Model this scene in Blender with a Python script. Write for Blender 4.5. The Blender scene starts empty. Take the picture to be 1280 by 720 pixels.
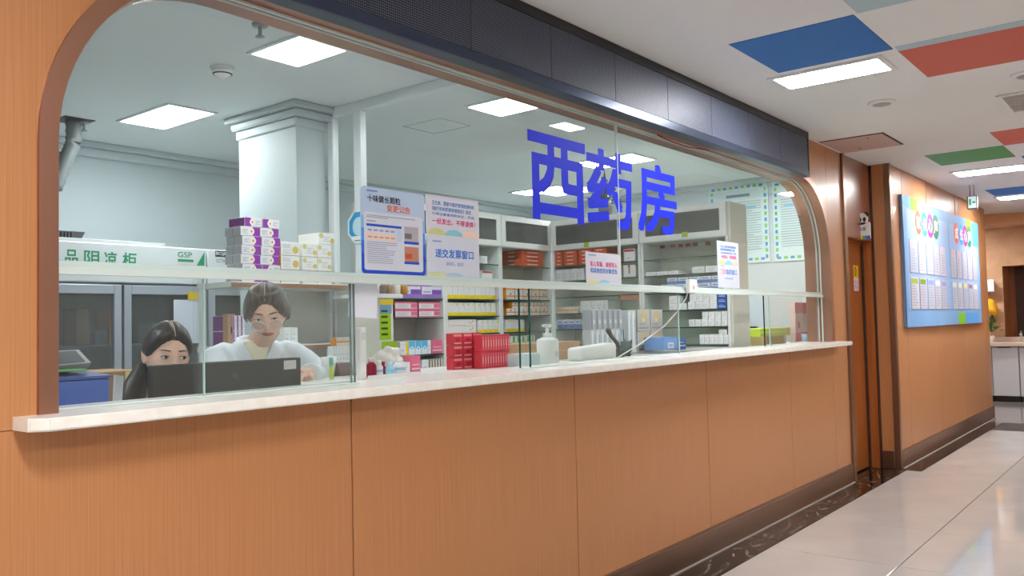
import bpy, bmesh, math, random
from mathutils import Vector, Matrix, noise

random.seed(7)
SC = bpy.context.scene
COL = SC.collection

# ------------------------------------------------------------------ camera
FPX = 1060.5
_y, _p, _r = [math.radians(a) for a in (51.317, 2.429, -1.3066)]
CF = Vector((math.sin(_y) * math.cos(_p), math.cos(_y) * math.cos(_p), math.sin(_p)))
_r0 = Vector((math.cos(_y), -math.sin(_y), 0))
_u0 = _r0.cross(CF)
CR = _r0 * math.cos(_r) + _u0 * math.sin(_r)
CU = -_r0 * math.sin(_r) + _u0 * math.cos(_r)
CP = Vector((0, -2.235, 1.36))
cam = bpy.data.objects.new('camera', bpy.data.cameras.new('camera'))
COL.objects.link(cam)
_m = Matrix((CR, CU, -CF)).transposed().to_4x4()
_m.translation = CP
cam.matrix_world = _m
cam.data.sensor_width = 36
cam.data.lens = FPX / 1280 * 36
cam.data.clip_start = 0.02
SC.camera = cam

# ------------------------------------------------------------------ world, exposure
W = bpy.data.worlds.new('world'); SC.world = W
W.use_nodes = True
W.node_tree.nodes['Background'].inputs[0].default_value = (0.8, 0.9, 1.0, 1)
W.node_tree.nodes['Background'].inputs[1].default_value = 0.25
SC.view_settings.view_transform = 'Standard'
SC.view_settings.look = 'None'
SC.view_settings.exposure = 0.45
SC.view_settings.gamma = 1.0
SC.view_settings.use_curve_mapping = False
try:
    SC.cycles.transparent_max_bounces = 32
    SC.cycles.max_bounces = 10
    SC.cycles.diffuse_bounces = 5
    SC.cycles.sample_clamp_indirect = 6
except Exception:
    pass
L_ROOM = 31.0      # radiance of the pharmacy ceiling panels
L_HALL = 67.0       # radiance of the corridor ceiling panels

# a point of the photograph carried to a plane of the place
def ray(px, py): return CF + CR * ((px - 640) / FPX) - CU * ((py - 360) / FPX)
def onY(px, py, Y):
    d = ray(px, py); return CP + d * ((Y - CP.y) / d.y)
def onX(px, py, X):
    d = ray(px, py); return CP + d * ((X - CP.x) / d.x)
def onZ(px, py, Z):
    d = ray(px, py); return CP + d * ((Z - CP.z) / d.z)

# ------------------------------------------------------------------ materials
def lin(c):
    return tuple(((v / 255) / 12.92 if v / 255 <= .04045 else ((v / 255 + .055) / 1.055) ** 2.4) for v in c)
MATS = {}
def M(name, rgb=(200, 200, 200), rough=.5, metal=0., rgb2=None, scale=(8, 8, 8), bump=0., bscale=None, spec=.5, coat=0., detail=3., ramp=(.35, .65), emit=0., dist=0.):
    if name in MATS: return MATS[name]
    m = bpy.data.materials.new(name); m.use_nodes = True
    nt = m.node_tree; b = nt.nodes['Principled BSDF']
    c = (*lin(rgb), 1)
    b.inputs['Base Color'].default_value = c
    b.inputs['Roughness'].default_value = rough
    b.inputs['Metallic'].default_value = metal
    b.inputs['Specular IOR Level'].default_value = spec
    b.inputs['Coat Weight'].default_value = coat
    b.inputs['Coat Roughness'].default_value = .12
    if emit:
        b.inputs['Emission Color'].default_value = c
        b.inputs['Emission Strength'].default_value = emit
    if rgb2 or bump:
        tc = nt.nodes.new('ShaderNodeTexCoord'); mp = nt.nodes.new('ShaderNodeMapping')
        nt.links.new(tc.outputs['Object'], mp.inputs['Vector'])
        mp.inputs['Scale'].default_value = scale
        nz = nt.nodes.new('ShaderNodeTexNoise'); nz.inputs['Scale'].default_value = 1; nz.inputs['Detail'].default_value = detail
        nz.inputs['Distortion'].default_value = dist
        nt.links.new(mp.outputs[0], nz.inputs['Vector'])
        if rgb2:
            rp = nt.nodes.new('ShaderNodeValToRGB')
            rp.color_ramp.elements[0].position = ramp[0]; rp.color_ramp.elements[1].position = ramp[1]
            rp.color_ramp.elements[0].color = c; rp.color_ramp.elements[1].color = (*lin(rgb2), 1)
            nt.links.new(nz.outputs[0], rp.inputs[0]); nt.links.new(rp.outputs[0], b.inputs['Base Color'])
        if bump:
            bp = nt.nodes.new('ShaderNodeBump'); bp.inputs['Strength'].default_value = bump; bp.inputs['Distance'].default_value = .002
            nt.links.new(nz.outputs[0], bp.inputs['Height']); nt.links.new(bp.outputs[0], b.inputs['Normal'])
    MATS[name] = m
    return m

def glass(name, tint, ior=1.45, rough=0.0, veil=0.0):
    if name in MATS: return MATS[name]
    m = bpy.data.materials.new(name); m.use_nodes = True
    nt = m.node_tree; nt.nodes.clear()
    out = nt.nodes.new('ShaderNodeOutputMaterial')
    tr = nt.nodes.new('ShaderNodeBsdfTransparent'); tr.inputs[0].default_value = (*tint, 1)
    gl = nt.nodes.new('ShaderNodeBsdfGlossy'); gl.inputs['Roughness'].default_value = rough
    fr = nt.nodes.new('ShaderNodeFresnel'); fr.inputs[0].default_value = ior
    mx = nt.nodes.new('ShaderNodeMixShader')
    ge = nt.nodes.new('ShaderNodeNewGeometry'); iv = nt.nodes.new('ShaderNodeMath'); iv.operation = 'SUBTRACT'; iv.inputs[0].default_value = 1
    nt.links.new(ge.outputs['Backfacing'], iv.inputs[1])
    mu = nt.nodes.new('ShaderNodeMath'); mu.operation = 'MULTIPLY'
    nt.links.new(fr.outputs[0], mu.inputs[0]); nt.links.new(iv.outputs[0], mu.inputs[1])
    nt.links.new(mu.outputs[0], mx.inputs[0]); nt.links.new(tr.outputs[0], mx.inputs[1]); nt.links.new(gl.outputs[0], mx.inputs[2])
    last = mx
    if veil:  # pale diffuse mixed into the glass in place of milky reflections
        df = nt.nodes.new('ShaderNodeBsdfDiffuse'); df.inputs[0].default_value = (.8, .85, .85, 1)
        m2 = nt.nodes.new('ShaderNodeMixShader'); m2.inputs[0].default_value = veil
        nt.links.new(mx.outputs[0], m2.inputs[1]); nt.links.new(df.outputs[0], m2.inputs[2]); last = m2
    nt.links.new(last.outputs[0], out.inputs[0])
    MATS[name] = m
    return m

def emitter(name, rgb, strength):
    m = bpy.data.materials.new(name); m.use_nodes = True
    nt = m.node_tree; nt.nodes.clear()
    out = nt.nodes.new('ShaderNodeOutputMaterial'); e = nt.nodes.new('ShaderNodeEmission')
    e.inputs[0].default_value = (*rgb, 1); e.inputs[1].default_value = strength
    nt.links.new(e.outputs[0], out.inputs[0]); MATS[name] = m
    return m

wood = M('wood', (175, 116, 71), .36, rgb2=(191, 132, 86), scale=(210, 210, 2.2), bump=.03, detail=5, ramp=(.25, .75), coat=.12)
wood_dark = M('door_wood', (150, 80, 30), .35, rgb2=(172, 98, 42), scale=(60, 60, 1.2), detail=4, coat=.2)
wood_red = M('wood_header', (140, 84, 56), .3, rgb2=(160, 100, 68), scale=(80, 80, 1.4), detail=4, coat=.3)
bronze = M('bronze', (176, 132, 112), .34, metal=1.)
bronze_dk = M('bronze_dark', (142, 114, 96), .34, metal=1.)
stone = M('stone', (232, 228, 220), .22, rgb2=(240, 237, 231), scale=(30, 30, 30), detail=6)
tile_m = M('floor_tile', (178, 174, 172), .06, rgb2=(186, 181, 178), scale=(2.5, 2.5, 2.5), detail=6, spec=.55)
grout = M('grout', (72, 66, 62), .8)
marble = M('dark_marble', (10, 8, 8), .07, rgb2=(150, 132, 120), scale=(3.5, 9, 4), detail=10, dist=2.5, ramp=(.52, .74))
marble_wall = M('marble_wall', (190, 150, 118), .2, rgb2=(206, 166, 134), scale=(1.5, 1.5, 3), detail=6, dist=1.5)
caulk = M('caulk', (150, 140, 134), .7)
ceil_w = M('ceiling_white', (232, 232, 230), .75, rgb2=(236, 236, 234), scale=(1, 1, 1))
wall_w = M('wall_white', (190, 201, 204), .65, rgb2=(196, 206, 209), scale=(1, 1, 1))
room_floor = M('room_floor', (206, 204, 200), .3)
white_p = M('white_paint', (232, 233, 230), .4)
white_lam = M('white_laminate', (226, 228, 224), .35)
cream_p = M('cream_panel', (204, 202, 190), .5)
white_pl = M('white_plastic', (236, 236, 234), .35)
grey_pl = M('grey_plastic', (150, 152, 154), .4)
black_pl = M('black_plastic', (22, 22, 24), .4)
dark_grey = M('dark_grey', (56, 57, 60), .5)
navy_m = M('fascia_metal', (60, 70, 92), .28, metal=.6)
black_m = M('fascia_black', (20, 20, 22), .45)
alu = M('aluminium', (196, 204, 206), .3, metal=.85)
alu_w = M('aluminium_white', (226, 230, 231), .3)
fridge_fr = M('fridge_frame', (176, 184, 194), .35, metal=.4)
rail_m = M('rail_glass', (204, 222, 220), .2, spec=.6)
edge_g = M('glass_edge', (26, 74, 68), .15)
edge_l = M('glass_edge_pale', (170, 200, 194), .2)
edge_d = M('glass_edge_grey', (110, 126, 126), .2)
chan_m = M('channel', (206, 218, 214), .35)
g_front = glass('glass_front', (.965, .985, .978), veil=.012)
g_pane = glass('glass_pane', (.975, .99, .985), veil=.012)
g_cab = glass('glass_cabinet', (.72, .72, .72), veil=.05)
g_shelf = glass('glass_shelf', (.80, .90, .87))
g_fridge = glass('glass_fridge', (.80, .83, .85), veil=.05)
lit_room = emitter('lamp_room', (.95, .985, 1.0), L_ROOM)
lit_hall = emitter('lamp_hall', (1.0, .99, .975), L_HALL)
blue_c = M('ceiling_blue', (26, 108, 182), .6)
red_c = M('ceiling_coral', (206, 98, 78), .6)
green_c = M('ceiling_green', (78, 150, 76), .6)
pale_c = M('ceiling_pale_blue', (176, 200, 206), .6)
pink_c = M('ceiling_hatch', (196, 164, 154), .6)
INK = {}
def ink(r, g, b):
    k = (r, g, b)
    if k not in INK: INK[k] = M('ink_%d_%d_%d' % k, k, .5, spec=.3)
    return INK[k]

# LED screen: fine dot grid, fixed to the module
def led_mat():
    m = bpy.data.materials.new('led_module'); m.use_nodes = True
    nt = m.node_tree; b = nt.nodes['Principled BSDF']
    tc = nt.nodes.new('ShaderNodeTexCoord'); sp = nt.nodes.new('ShaderNodeSeparateXYZ')
    nt.links.new(tc.outputs['Object'], sp.inputs[0])
    def mth(op, a, v=None):
        n = nt.nodes.new('ShaderNodeMath'); n.operation = op
        if hasattr(a, 'is_output'): nt.links.new(a, n.inputs[0])
        else: n.inputs[0].default_value = a
        if v is not None:
            if hasattr(v, 'is_output'): nt.links.new(v, n.inputs[1])
            else: n.inputs[1].default_value = v
        return n.outputs[0]
    k = 2 * math.pi / .0095
    a = mth('SINE', mth('MULTIPLY', sp.outputs[0], k)); c = mth('SINE', mth('MULTIPLY', sp.outputs[2], k))
    d = mth('GREATER_THAN', mth('ADD', a, c), 1.0)
    rp = nt.nodes.new('ShaderNodeValToRGB')
    rp.color_ramp.elements[0].color = (*lin((40, 46, 62)), 1); rp.color_ramp.elements[1].color = (*lin((124, 132, 156)), 1)
    nt.links.new(d, rp.inputs[0]); nt.links.new(rp.outputs[0], b.inputs['Base Color'])
    b.inputs['Roughness'].default_value = .48; b.inputs['Metallic'].default_value = .25
    return m
led_m = led_mat()

# ------------------------------------------------------------------ builders
OFF = {}
def link(o, parent=None):
    COL.objects.link(o)
    if parent is not None:
        o.parent = parent; OFF[o.name] = OFF.get(parent.name, Vector((0, 0, 0)))
    return o
def tag(o, label=None, cat=None, group=None, kind=None):
    if label: o['label'] = label
    if cat: o['category'] = cat
    if group: o['group'] = group
    if kind: o['kind'] = kind
    return o
def thing(name, label, cat, loc=(0, 0, 0), rz=0., group=None, local=False):
    """an Empty at the thing's base; its parts are given in world coordinates unless local"""
    o = bpy.data.objects.new(name, None); COL.objects.link(o)
    o.empty_display_size = .05
    o.location = loc; o.rotation_euler = (0, 0, rz)
    OFF[o.name] = Vector((0, 0, 0)) if local else Vector(loc)
    return tag(o, label, cat, group)
def struct_root(name, loc=(0, 0, 0)):
    o = bpy.data.objects.new(name, None); COL.objects.link(o); o.location = loc; OFF[o.name] = Vector(loc)
    o['kind'] = 'structure'; o.empty_display_size = .05
    return o
def finish(name, bm, mats, parent=None, smooth=False, loc=None):
    """bmesh in world coordinates -> one object, origin at loc (or the parent's)"""
    me = bpy.data.meshes.new(name)
    off = OFF.get(parent.name, Vector()) if parent is not None else Vector(loc or (0, 0, 0))
    if off.length: bmesh.ops.translate(bm, verts=bm.verts, vec=-off)
    bm.normal_update()
    bm.to_mesh(me); bm.free()
    for m in (mats if isinstance(mats, (list, tuple)) else [mats]): me.materials.append(m)
    if smooth:
        for p in me.polygons: p.use_smooth = True
    o = bpy.data.objects.new(name, me)
    link(o, parent)
    if parent is None:
        o.location = off; OFF[o.name] = off
    return o
def add_box(bm, x0, x1, y0, y1, z0, z1, bev=0., mi=0, seg=1):
    x0, x1 = min(x0, x1), max(x0, x1); y0, y1 = min(y0, y1), max(y0, y1); z0, z1 = min(z0, z1), max(z0, z1)
    r = bmesh.ops.create_cube(bm, size=1)
    vs = r['verts']
    for v in vs:
        v.co = Vector((x0 + (v.co.x + .5) * (x1 - x0), y0 + (v.co.y + .5) * (y1 - y0), z0 + (v.co.z + .5) * (z1 - z0)))
    fs = {f for v in vs for f in v.link_faces}
    for f in fs: f.material_index = mi
    if bev:
        es = list({e for v in vs for e in v.link_edges})
        bmesh.ops.bevel(bm, geom=es, offset=bev, segments=seg, affect='EDGES', profile=.5, material=-1)
def box(name, x0, x1, y0, y1, z0, z1, m, parent=None, bev=.002, seg=1):
    bm = bmesh.new(); add_box(bm, x0, x1, y0, y1, z0, z1, bev, seg=seg)
    loc = None if parent is not None else ((x0 + x1) / 2, (y0 + y1) / 2, min(z0, z1))
    return finish(name, bm, m, parent, loc=loc)
def prism(bm, pts, axis, a0, a1, mi=0):
    """polygon pts (u,v) extruded along axis x/y/z from a0 to a1"""
    def mk(u, v, a):
        return {'x': (a, u, v), 'y': (u, a, v), 'z': (u, v, a)}[axis]
    A = [bm.verts.new(mk(u, v, a0)) for u, v in pts]; B = [bm.verts.new(mk(u, v, a1)) for u, v in pts]
    n = len(pts); fs = []
    fs.append(bm.faces.new(A)); fs.append(bm.faces.new(B[::-1]))
    for i in range(n): fs.append(bm.faces.new((A[i], B[i], B[(i + 1) % n], A[(i + 1) % n])))
    for f in fs: f.material_index = mi
    bmesh.ops.recalc_face_normals(bm, faces=fs)
def tube(bm, pts, r, n=8, mi=0, cap=True):
    pts = [Vector(p) for p in pts]; rings = []
    rr = r if isinstance(r, (list, tuple)) else [r] * len(pts)
    ref = Vector((0, 0, 1))
    for i, p in enumerate(pts):
        t = (pts[min(i + 1, len(pts) - 1)] - pts[max(i - 1, 0)]).normalized()
        a = t.cross(ref if abs(t.dot(ref)) < .95 else Vector((1, 0, 0))).normalized(); b = t.cross(a)
        rings.append([bm.verts.new(p + a * (math.cos(2 * math.pi * k / n) * rr[i]) + b * (math.sin(2 * math.pi * k / n) * rr[i])) for k in range(n)])
    fs = []
    for i in range(len(rings) - 1):
        for k in range(n): fs.append(bm.faces.new((rings[i][k], rings[i][(k + 1) % n], rings[i + 1][(k + 1) % n], rings[i + 1][k])))
    if cap:
        fs.append(bm.faces.new(rings[0][::-1])); fs.append(bm.faces.new(rings[-1]))
    for f in fs: f.material_index = mi; f.smooth = True
    bmesh.ops.recalc_face_normals(bm, faces=fs)
def lathe(bm, prof, cx, cy, z0, n=20, mi=0, axis='z'):
    rings = []
    for r, z in prof:
        ring = []
        for k in range(n):
            a = 2 * math.pi * k / n
            ring.append(bm.verts.new((cx + r * math.cos(a), cy + r * math.sin(a), z0 + z)))
        rings.append(ring)
    fs = []
    for i in range(len(rings) - 1):
        for k in range(n): fs.append(bm.faces.new((rings[i][k], rings[i][(k + 1) % n], rings[i + 1][(k + 1) % n], rings[i + 1][k])))
    fs.append(bm.faces.new(rings[0][::-1])); fs.append(bm.faces.new(rings[-1]))
    for f in fs: f.material_index = mi; f.smooth = True
    bmesh.ops.recalc_face_normals(bm, faces=fs)
def part(name, parent, m, fn, smooth=False):
    bm = bmesh.new(); fn(bm); return finish(name, bm, m, parent, smooth)
def pbox(name, parent, x0, x1, y0, y1, z0, z1, m, bev=.002, seg=1):
    return box(name, x0, x1, y0, y1, z0, z1, m, parent, bev, seg)

# lettering: outline letters as thin solid shapes on a plane
TXT = {}
def glyphs(s, bold=0.):
    k = (s, bold)
    if k in TXT: return TXT[k]
    c = bpy.data.curves.new('t', 'FONT'); c.body = s; c.offset = bold; c.resolution_u = 3
    o = bpy.data.objects.new('t', c); COL.objects.link(o)
    dg = bpy.context.evaluated_depsgraph_get()
    me = bpy.data.meshes.new_from_object(o.evaluated_get(dg))
    vs = [v.co.copy() for v in me.vertices]; fs = [tuple(p.vertices) for p in me.polygons]
    bpy.data.objects.remove(o); bpy.data.curves.remove(c); bpy.data.meshes.remove(me)
    x0 = min(v.x for v in vs); x1 = max(v.x for v in vs); y0 = min(v.y for v in vs); y1 = max(v.y for v in vs)
    TXT[k] = ([((v.x - x0) / (x1 - x0), (v.y - y0) / max(y1 - y0, 1e-6)) for v in vs], fs, (x1 - x0) / max(y1 - y0, 1e-6))
    return TXT[k]
class Plane:
    """a print surface: origin, unit u (rightwards) and v (up), outward normal"""
    def __init__(s, o, u, v, n): s.o, s.u, s.v, s.n = Vector(o), Vector(u), Vector(v), Vector(n)
    def at(s, a, b, h=0.): return s.o + s.u * a + s.v * b + s.n * h
def letters(bm, pl, s, a, b, w, h, mi=0, bold=0., lift=.0006):
    vs, fs, asp = glyphs(s)
    ob = bold * h * .8
    for dx, dy in ((0, 0),) if not ob else ((-1, -1), (-1, 1), (1, -1), (1, 1)):
        V = [bm.verts.new(pl.at(a + ob + x * (w - 2 * ob) + dx * ob, b + ob + y * (h - 2 * ob) + dy * ob, lift + .00003 * (dx * 2 + dy))) for x, y in vs]
        for f in fs:
            try:
                q = bm.faces.new([V[i] for i in f]); q.material_index = mi
            except ValueError: pass
def lettering(name, parent, pl, items, m, bold=0., lift=.0006):
    bm = bmesh.new()
    for s, a, b, w, h in items: letters(bm, pl, s, a, b, w, h, 0, bold, lift)
    return finish(name, bm, m, parent)
def patch(bm, pl, pts, lift=.0004, mi=0):
    f = bm.faces.new([bm.verts.new(pl.at(a, b, lift)) for a, b in pts]); f.material_index = mi
def rect(bm, pl, a0, b0, a1, b1, lift=.0004, mi=0):
    patch(bm, pl, [(a0, b0), (a1, b0), (a1, b1), (a0, b1)], lift, mi)
def prints(name, parent, pl, rects, m, lift=.0004):
    if name not in ('text_lines', 'green_leaves', 'blue_leaves') and len(rects) > 1:
        for r in rects: o = prints(name, parent, pl, [r], m, lift)
        return o
    bm = bmesh.new()
    for r in rects: rect(bm, pl, *r, lift=lift)
    o = finish(name, bm, m, parent)
    if len(rects) > 1: o['kind'] = 'stuff'
    return o
def rrect(a0, b0, a1, b1, r, n=5):
    out = []
    for cx, cy, s in ((a1 - r, b0 + r, -90), (a1 - r, b1 - r, 0), (a0 + r, b1 - r, 90), (a0 + r, b0 + r, 180)):
        for k in range(n + 1):
            t = math.radians(s + 90 * k / n); out.append((cx + r * math.cos(t), cy + r * math.sin(t)))
    return out
def slab(name, parent, pl, pts, th, m):
    bm = bmesh.new()
    A = [bm.verts.new(pl.at(a, b, 0)) for a, b in pts]; B = [bm.verts.new(pl.at(a, b, -th)) for a, b in pts]
    n = len(pts); fs = [bm.faces.new(A), bm.faces.new(B[::-1])]
    for i in range(n): fs.append(bm.faces.new((A[i], B[i], B[(i + 1) % n], A[(i + 1) % n])))
    bmesh.ops.recalc_face_normals(bm, faces=fs)
    return finish(name, bm, m, parent)

# ================================================================== SETTING
ZC, ZR = 2.72, 2.80           # corridor and pharmacy ceilings
XL, XR = .952, 6.82           # arch opening
ST_T, ST_B = 1.163, 1.131     # stone top and bottom

# ---- corridor floor
fl = box('floor', -4, 16.5, -5.2, .25, -.06, -.006, grout, bev=0); fl['kind'] = 'structure'
tile_meshes = {}
def floor_piece(name, x0, x1, y0, y1, m, parent=fl):
    g = .0028
    k = (round(x1 - x0, 3), round(y1 - y0, 3), m.name)
    cx, cy = (x0 + x1) / 2, (y0 + y1) / 2
    if k not in tile_meshes:
        bm = bmesh.new(); w, d = (x1 - x0) / 2 - g, (y1 - y0) / 2 - g
        add_box(bm, -w, w, -d, d, -.006, 0, .0012)
        me = bpy.data.meshes.new(name); bm.to_mesh(me); bm.free(); me.materials.append(m); tile_meshes[k] = me
    o = bpy.data.objects.new(name, tile_meshes[k]); COL.objects.link(o); o.parent = parent
    o.location = Vector((cx, cy, 0)) - OFF[parent.name]
    return o
xs = [4.925 + .9 * k for k in range(-6, 8)]
ys = [-.93, -1.83, -2.73, -3.63, -4.53]
for i in range(len(xs) - 1):
    x0, x1 = xs[i], xs[i + 1]
    if x1 > 12.2: x1 = 12.05
    if x0 < 8.0 < x1:
        floor_piece('floor_tile', x0, 8.0, -.93, -.215, tile_m); floor_piece('floor_tile', 8.0, x1, -.93, -.335, tile_m)
    else:
        floor_piece('floor_tile', x0, x1, -.93, -.215 if x1 <= 8.0 else -.335, tile_m)
    for j in range(len(ys) - 1): floor_piece('floor_tile', x0, x1, ys[j + 1], ys[j], tile_m)
xb = -.9
while xb < 7.9:
    floor_piece('border_tile', xb, min(xb + 1.2, 8.0), -.215, .0, marble); xb += 1.2
floor_piece('threshold_tile', 7.2, 8.02, .0, .14, marble)
xb = 8.0
while xb < 12.0:
    floor_piece('border_tile', xb, min(xb + 1.2, 12.05), -.335, -.165, marble); xb += 1.2
grey_tile = M('grey_floor_tile', (118, 112, 108), .1, rgb2=(136, 128, 122), scale=(3, 3, 3), detail=6)
for k in range(3):
    for j in range(5): floor_piece('floor_tile', 12.05 + .95 * k, 12.05 + .95 * (k + 1), -4.53 + .95 * j, -4.53 + .95 * (j + 1), grey_tile)

# ---- wood panelled front wall with the arched service opening
def arch_pts(off=0., z0=ST_T - .01):
    R1, R2 = .55 + off, .57 + off
    c1, c2 = (XL + .55, 1.85), (XR - .57, 1.83)
    p = [(XL - off, z0)]
    for k in range(17):
        t = math.pi - math.pi / 2 * k / 16; p.append((c1[0] + R1 * math.cos(t), c1[1] + R1 * math.sin(t)))
    for k in range(17):
        t = math.pi / 2 - math.pi / 2 * k / 16; p.append((c2[0] + R2 * math.cos(t), c2[1] + R2 * math.sin(t)))
    p.append((XR + off, z0))
    return p
wf = struct_root('wall_front', (3.5, .1, 0))
AP = arch_pts()
def core(bm):
    A = arch_pts(.002)
    prism(bm, [(-1.6, ST_B - .02), (-1.6, ZC + .1), (7.2, ZC + .1), (7.2, ST_B - .02), (XR + .004, ST_B - .02)] + A[::-1] + [(XL - .004, ST_B - .02)], 'y', .018, .19)
    add_box(bm, -1.6, 7.2, .018, .19, 0, ST_B - .02)
part('wall_core', wf, wall_w, core)
def upper(bm):
    A = arch_pts(.003)
    prism(bm, [(.0, ST_B + .001), (.0, ZC), (6.83, ZC), (6.83, ST_B + .001), (XR + .003, ST_B + .001)] + A[::-1] + [(XL - .003, ST_B + .001)], 'y', 0, .018)
part('wood_panel', wf, wood, upper)
J = [-1.6, .577, 1.907, 3.234, 4.592, 5.912, 6.83]
for i in range(len(J) - 1):
    pbox('wood_panel', wf, J[i] + .0025, J[i + 1] - .0025, 0, .018, .15, ST_B - .001, wood, .0015)
pbox('wood_panel', wf, 6.833, 7.198, 0, .018, .15, ZC, wood, .0015)
pbox('wood_panel', wf, -1.6, -.003, 0, .018, ST_B + .001, ZC, wood, .0015)
# screw caps seen on the panels
# ---- baseboard
bb = struct_root('baseboard_front', (3, 0, 0))
def bbf(bm):
    prof = [(0.0, 0), (-.016, .0), (-.0125, .01), (-.0125, .14), (-.016, .146), (-.016, .157), (0, .157)]
    A = [bm.verts.new((-1.6, y, z)) for y, z in prof]; B = [bm.verts.new((7.2, y, z)) for y, z in prof]
    fs = [bm.faces.new((A[i], A[i + 1], B[i + 1], B[i])) for i in range(len(prof) - 1)]
    fs += [bm.faces.new(B), bm.faces.new(A[::-1])]
    bmesh.ops.recalc_face_normals(bm, faces=fs)
part('skirting', bb, bronze_dk, bbf)
pbox('caulk_line', bb, -1.6, 7.2, -.024, -.012, 0, .007, caulk, 0)

# ---- arch frame
tr1 = struct_root('trim_1', (XL, 0, ST_T))
def ring(bm):
    A, B = arch_pts(0), arch_pts(.047)
    n = len(A)
    for y in (-.012,):
        a = [bm.verts.new((u, y, v)) for u, v in A]; b = [bm.verts.new((u, y, v)) for u, v in B]
        b2 = [bm.verts.new((u, .0, v)) for u, v in B]
        for i in range(n - 1):
            bm.faces.new((a[i], a[i + 1], b[i + 1], b[i])); bm.faces.new((b[i], b[i + 1], b2[i + 1], b2[i]))
    bmesh.ops.recalc_face_normals(bm, faces=bm.faces)
    for f in bm.faces:
        if f.normal.y > .5: f.normal_flip()
part('face_trim', tr1, bronze, ring)
def reveal(bm):
    A = arch_pts(0); B = arch_pts(.002)
    a = [[bm.verts.new((u, y, v)) for u, v in A] for y in (-.012, .192)]
    for i in range(len(A) - 1): 
        f = bm.faces.new((a[0][i], a[0][i + 1], a[1][i + 1], a[1][i])); f.smooth = True
part('reveal_lining', tr1, bronze, reveal)
def chan(y0, y1, t):
    def f(bm):
        A, B = arch_pts(0), arch_pts(-t)
        fs = []
        for y in (y0, y1):
            a = [bm.verts.new((u, y, v)) for u, v in A]; b = [bm.verts.new((u, y, v)) for u, v in B]
            for i in range(len(A) - 1): fs.append(bm.faces.new((a[i], a[i + 1], b[i + 1], b[i])))
            if y == y0: b0 = b
        for i in range(len(A) - 1): fs.append(bm.faces.new((b0[i], b0[i + 1], b[i + 1], b[i])))
        bmesh.ops.recalc_face_normals(bm, faces=fs)
    return f
part('glass_channel', tr1, chan_m, chan(.062, .071, .008))
part('glass_channel', tr1, chan_m, chan(.089, .098, .008))

# ---- stone ledge
def ledge(bm):
    x0, x1, y0, y1 = .85, 6.96, -.125, .225
    prism(bm, [(x0, 0.0), (x0, y0 + .035), (x0 + .03, y0), (x1 - .03, y0), (x1, y0 + .035), (x1, 0.0)], 'z', ST_B, ST_T)
    prism(bm, [(XL + .001, 0.0), (XR - .001, 0.0), (XR - .001, y1), (XL + .001, y1)], 'z', ST_B, ST_T - .0005)
    bmesh.ops.bevel(bm, geom=[e for e in bm.edges if max(v.co.y for v in e.verts) < -.02], offset=.004, segments=2, affect='EDGES')
tag(finish('stone_ledge', (lambda b: (ledge(b), b)[1])(bmesh.new()), stone, loc=(3.9, 0, ST_B)), 'long pale stone ledge below the pharmacy window', 'counter')

# ---- fascia with the LED display
FY, FX0, FX1, FZ0 = -.085, 1.0, 6.21, 2.388
fa = thing('led_display', 'long black LED display board above the pharmacy window', 'display', (FX0, FY, FZ0))
part('housing', fa, navy_m, lambda bm: (add_box(bm, FX0, FX1, FY + .008, -.013, FZ0, ZC - .001, 0),))
part('lower_bezel', fa, navy_m, lambda bm: add_box(bm, FX0, FX1, FY - .002, FY + .008, FZ0, FZ0 + .045, .002))
part('upper_bezel', fa, black_m, lambda bm: add_box(bm, FX0, FX1, FY - .004, FY + .008, 2.672, ZC - .001, .002))
part('end_bezel', fa, black_m, lambda bm: add_box(bm, FX1 - .018, FX1 + .002, FY - .003, FY + .008, FZ0, ZC - .002, .002))
x = FX1 - .02; first = None
while x - .532 > FX0:
    if first is None:
        first = pbox('screen_module', fa, x - .531, x - .001, FY, FY + .007, FZ0 + .046, 2.671, led_m, .0008); fx = x
    else:
        o = first.copy(); COL.objects.link(o); o.parent = fa; o.location.x = x - fx
    x -= .532
# loose red wire under the display
rw = bmesh.new(); tube(rw, [onY(822, 169, .045), onY(840, 177, .045), onY(860, 184, .045), onY(880, 187, .045), onY(905, 189, .045), onY(925, 186, .045)], .0035, 6)
tag(finish('signal_wire', rw, ink(170, 30, 30), loc=onY(822, 169, .045)), 'thin red wire hanging under the black display board', 'wire')

# ---- window glass
w1 = struct_root('window_1', (XL, .08, ST_T))
GJ = 3.79
def pane_poly(x0, x1, z0, o=.004):
    A = [(u, v) for u, v in arch_pts(-o)]
    pts = [(max(x0, min(x1, u)), max(v, z0)) for u, v in A if x0 <= u <= x1]
    return pts
RZ0, RZ1 = 1.522, 1.553
def upane(a, b):
    def f(bm):
        P_ = pane_poly(a, b, RZ1)
        if a > XL + .1: P_ = [(a, RZ1), (a, 2.396)] + [q for q in P_ if q[1] > RZ1 or q[0] > a + .1]
        if b < XR - .1: P_ = P_ + [(b, 2.396), (b, RZ1)]
        clean = []
        for q in P_:
            if not clean or (abs(q[0] - clean[-1][0]) + abs(q[1] - clean[-1][1])) > 1e-4: clean.append(q)
        prism(bm, clean, 'y', .075, .085)
    return f
part('upper_pane', w1, g_front, upane(XL, GJ - .002))
part('upper_pane', w1, g_front, upane(GJ + .002, XR))
pbox('pane_joint', w1, GJ - .0035, GJ + .0035, .073, .087, RZ1, 2.396, chan_m, 0)
def rail(bm):
    add_box(bm, XL + .002, XR - .002, .055, .15, RZ0, RZ0 + .012, .002)
    add_box(bm, XL + .002, XR - .002, .062, .1, RZ0 + .012, RZ1, .002)
part('transom_rail', w1, rail_m, rail)
pbox('rail_lip', w1, XL + .002, XR - .002, .052, .058, RZ0 - .006, RZ0 + .014, chan_m, .001)
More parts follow.
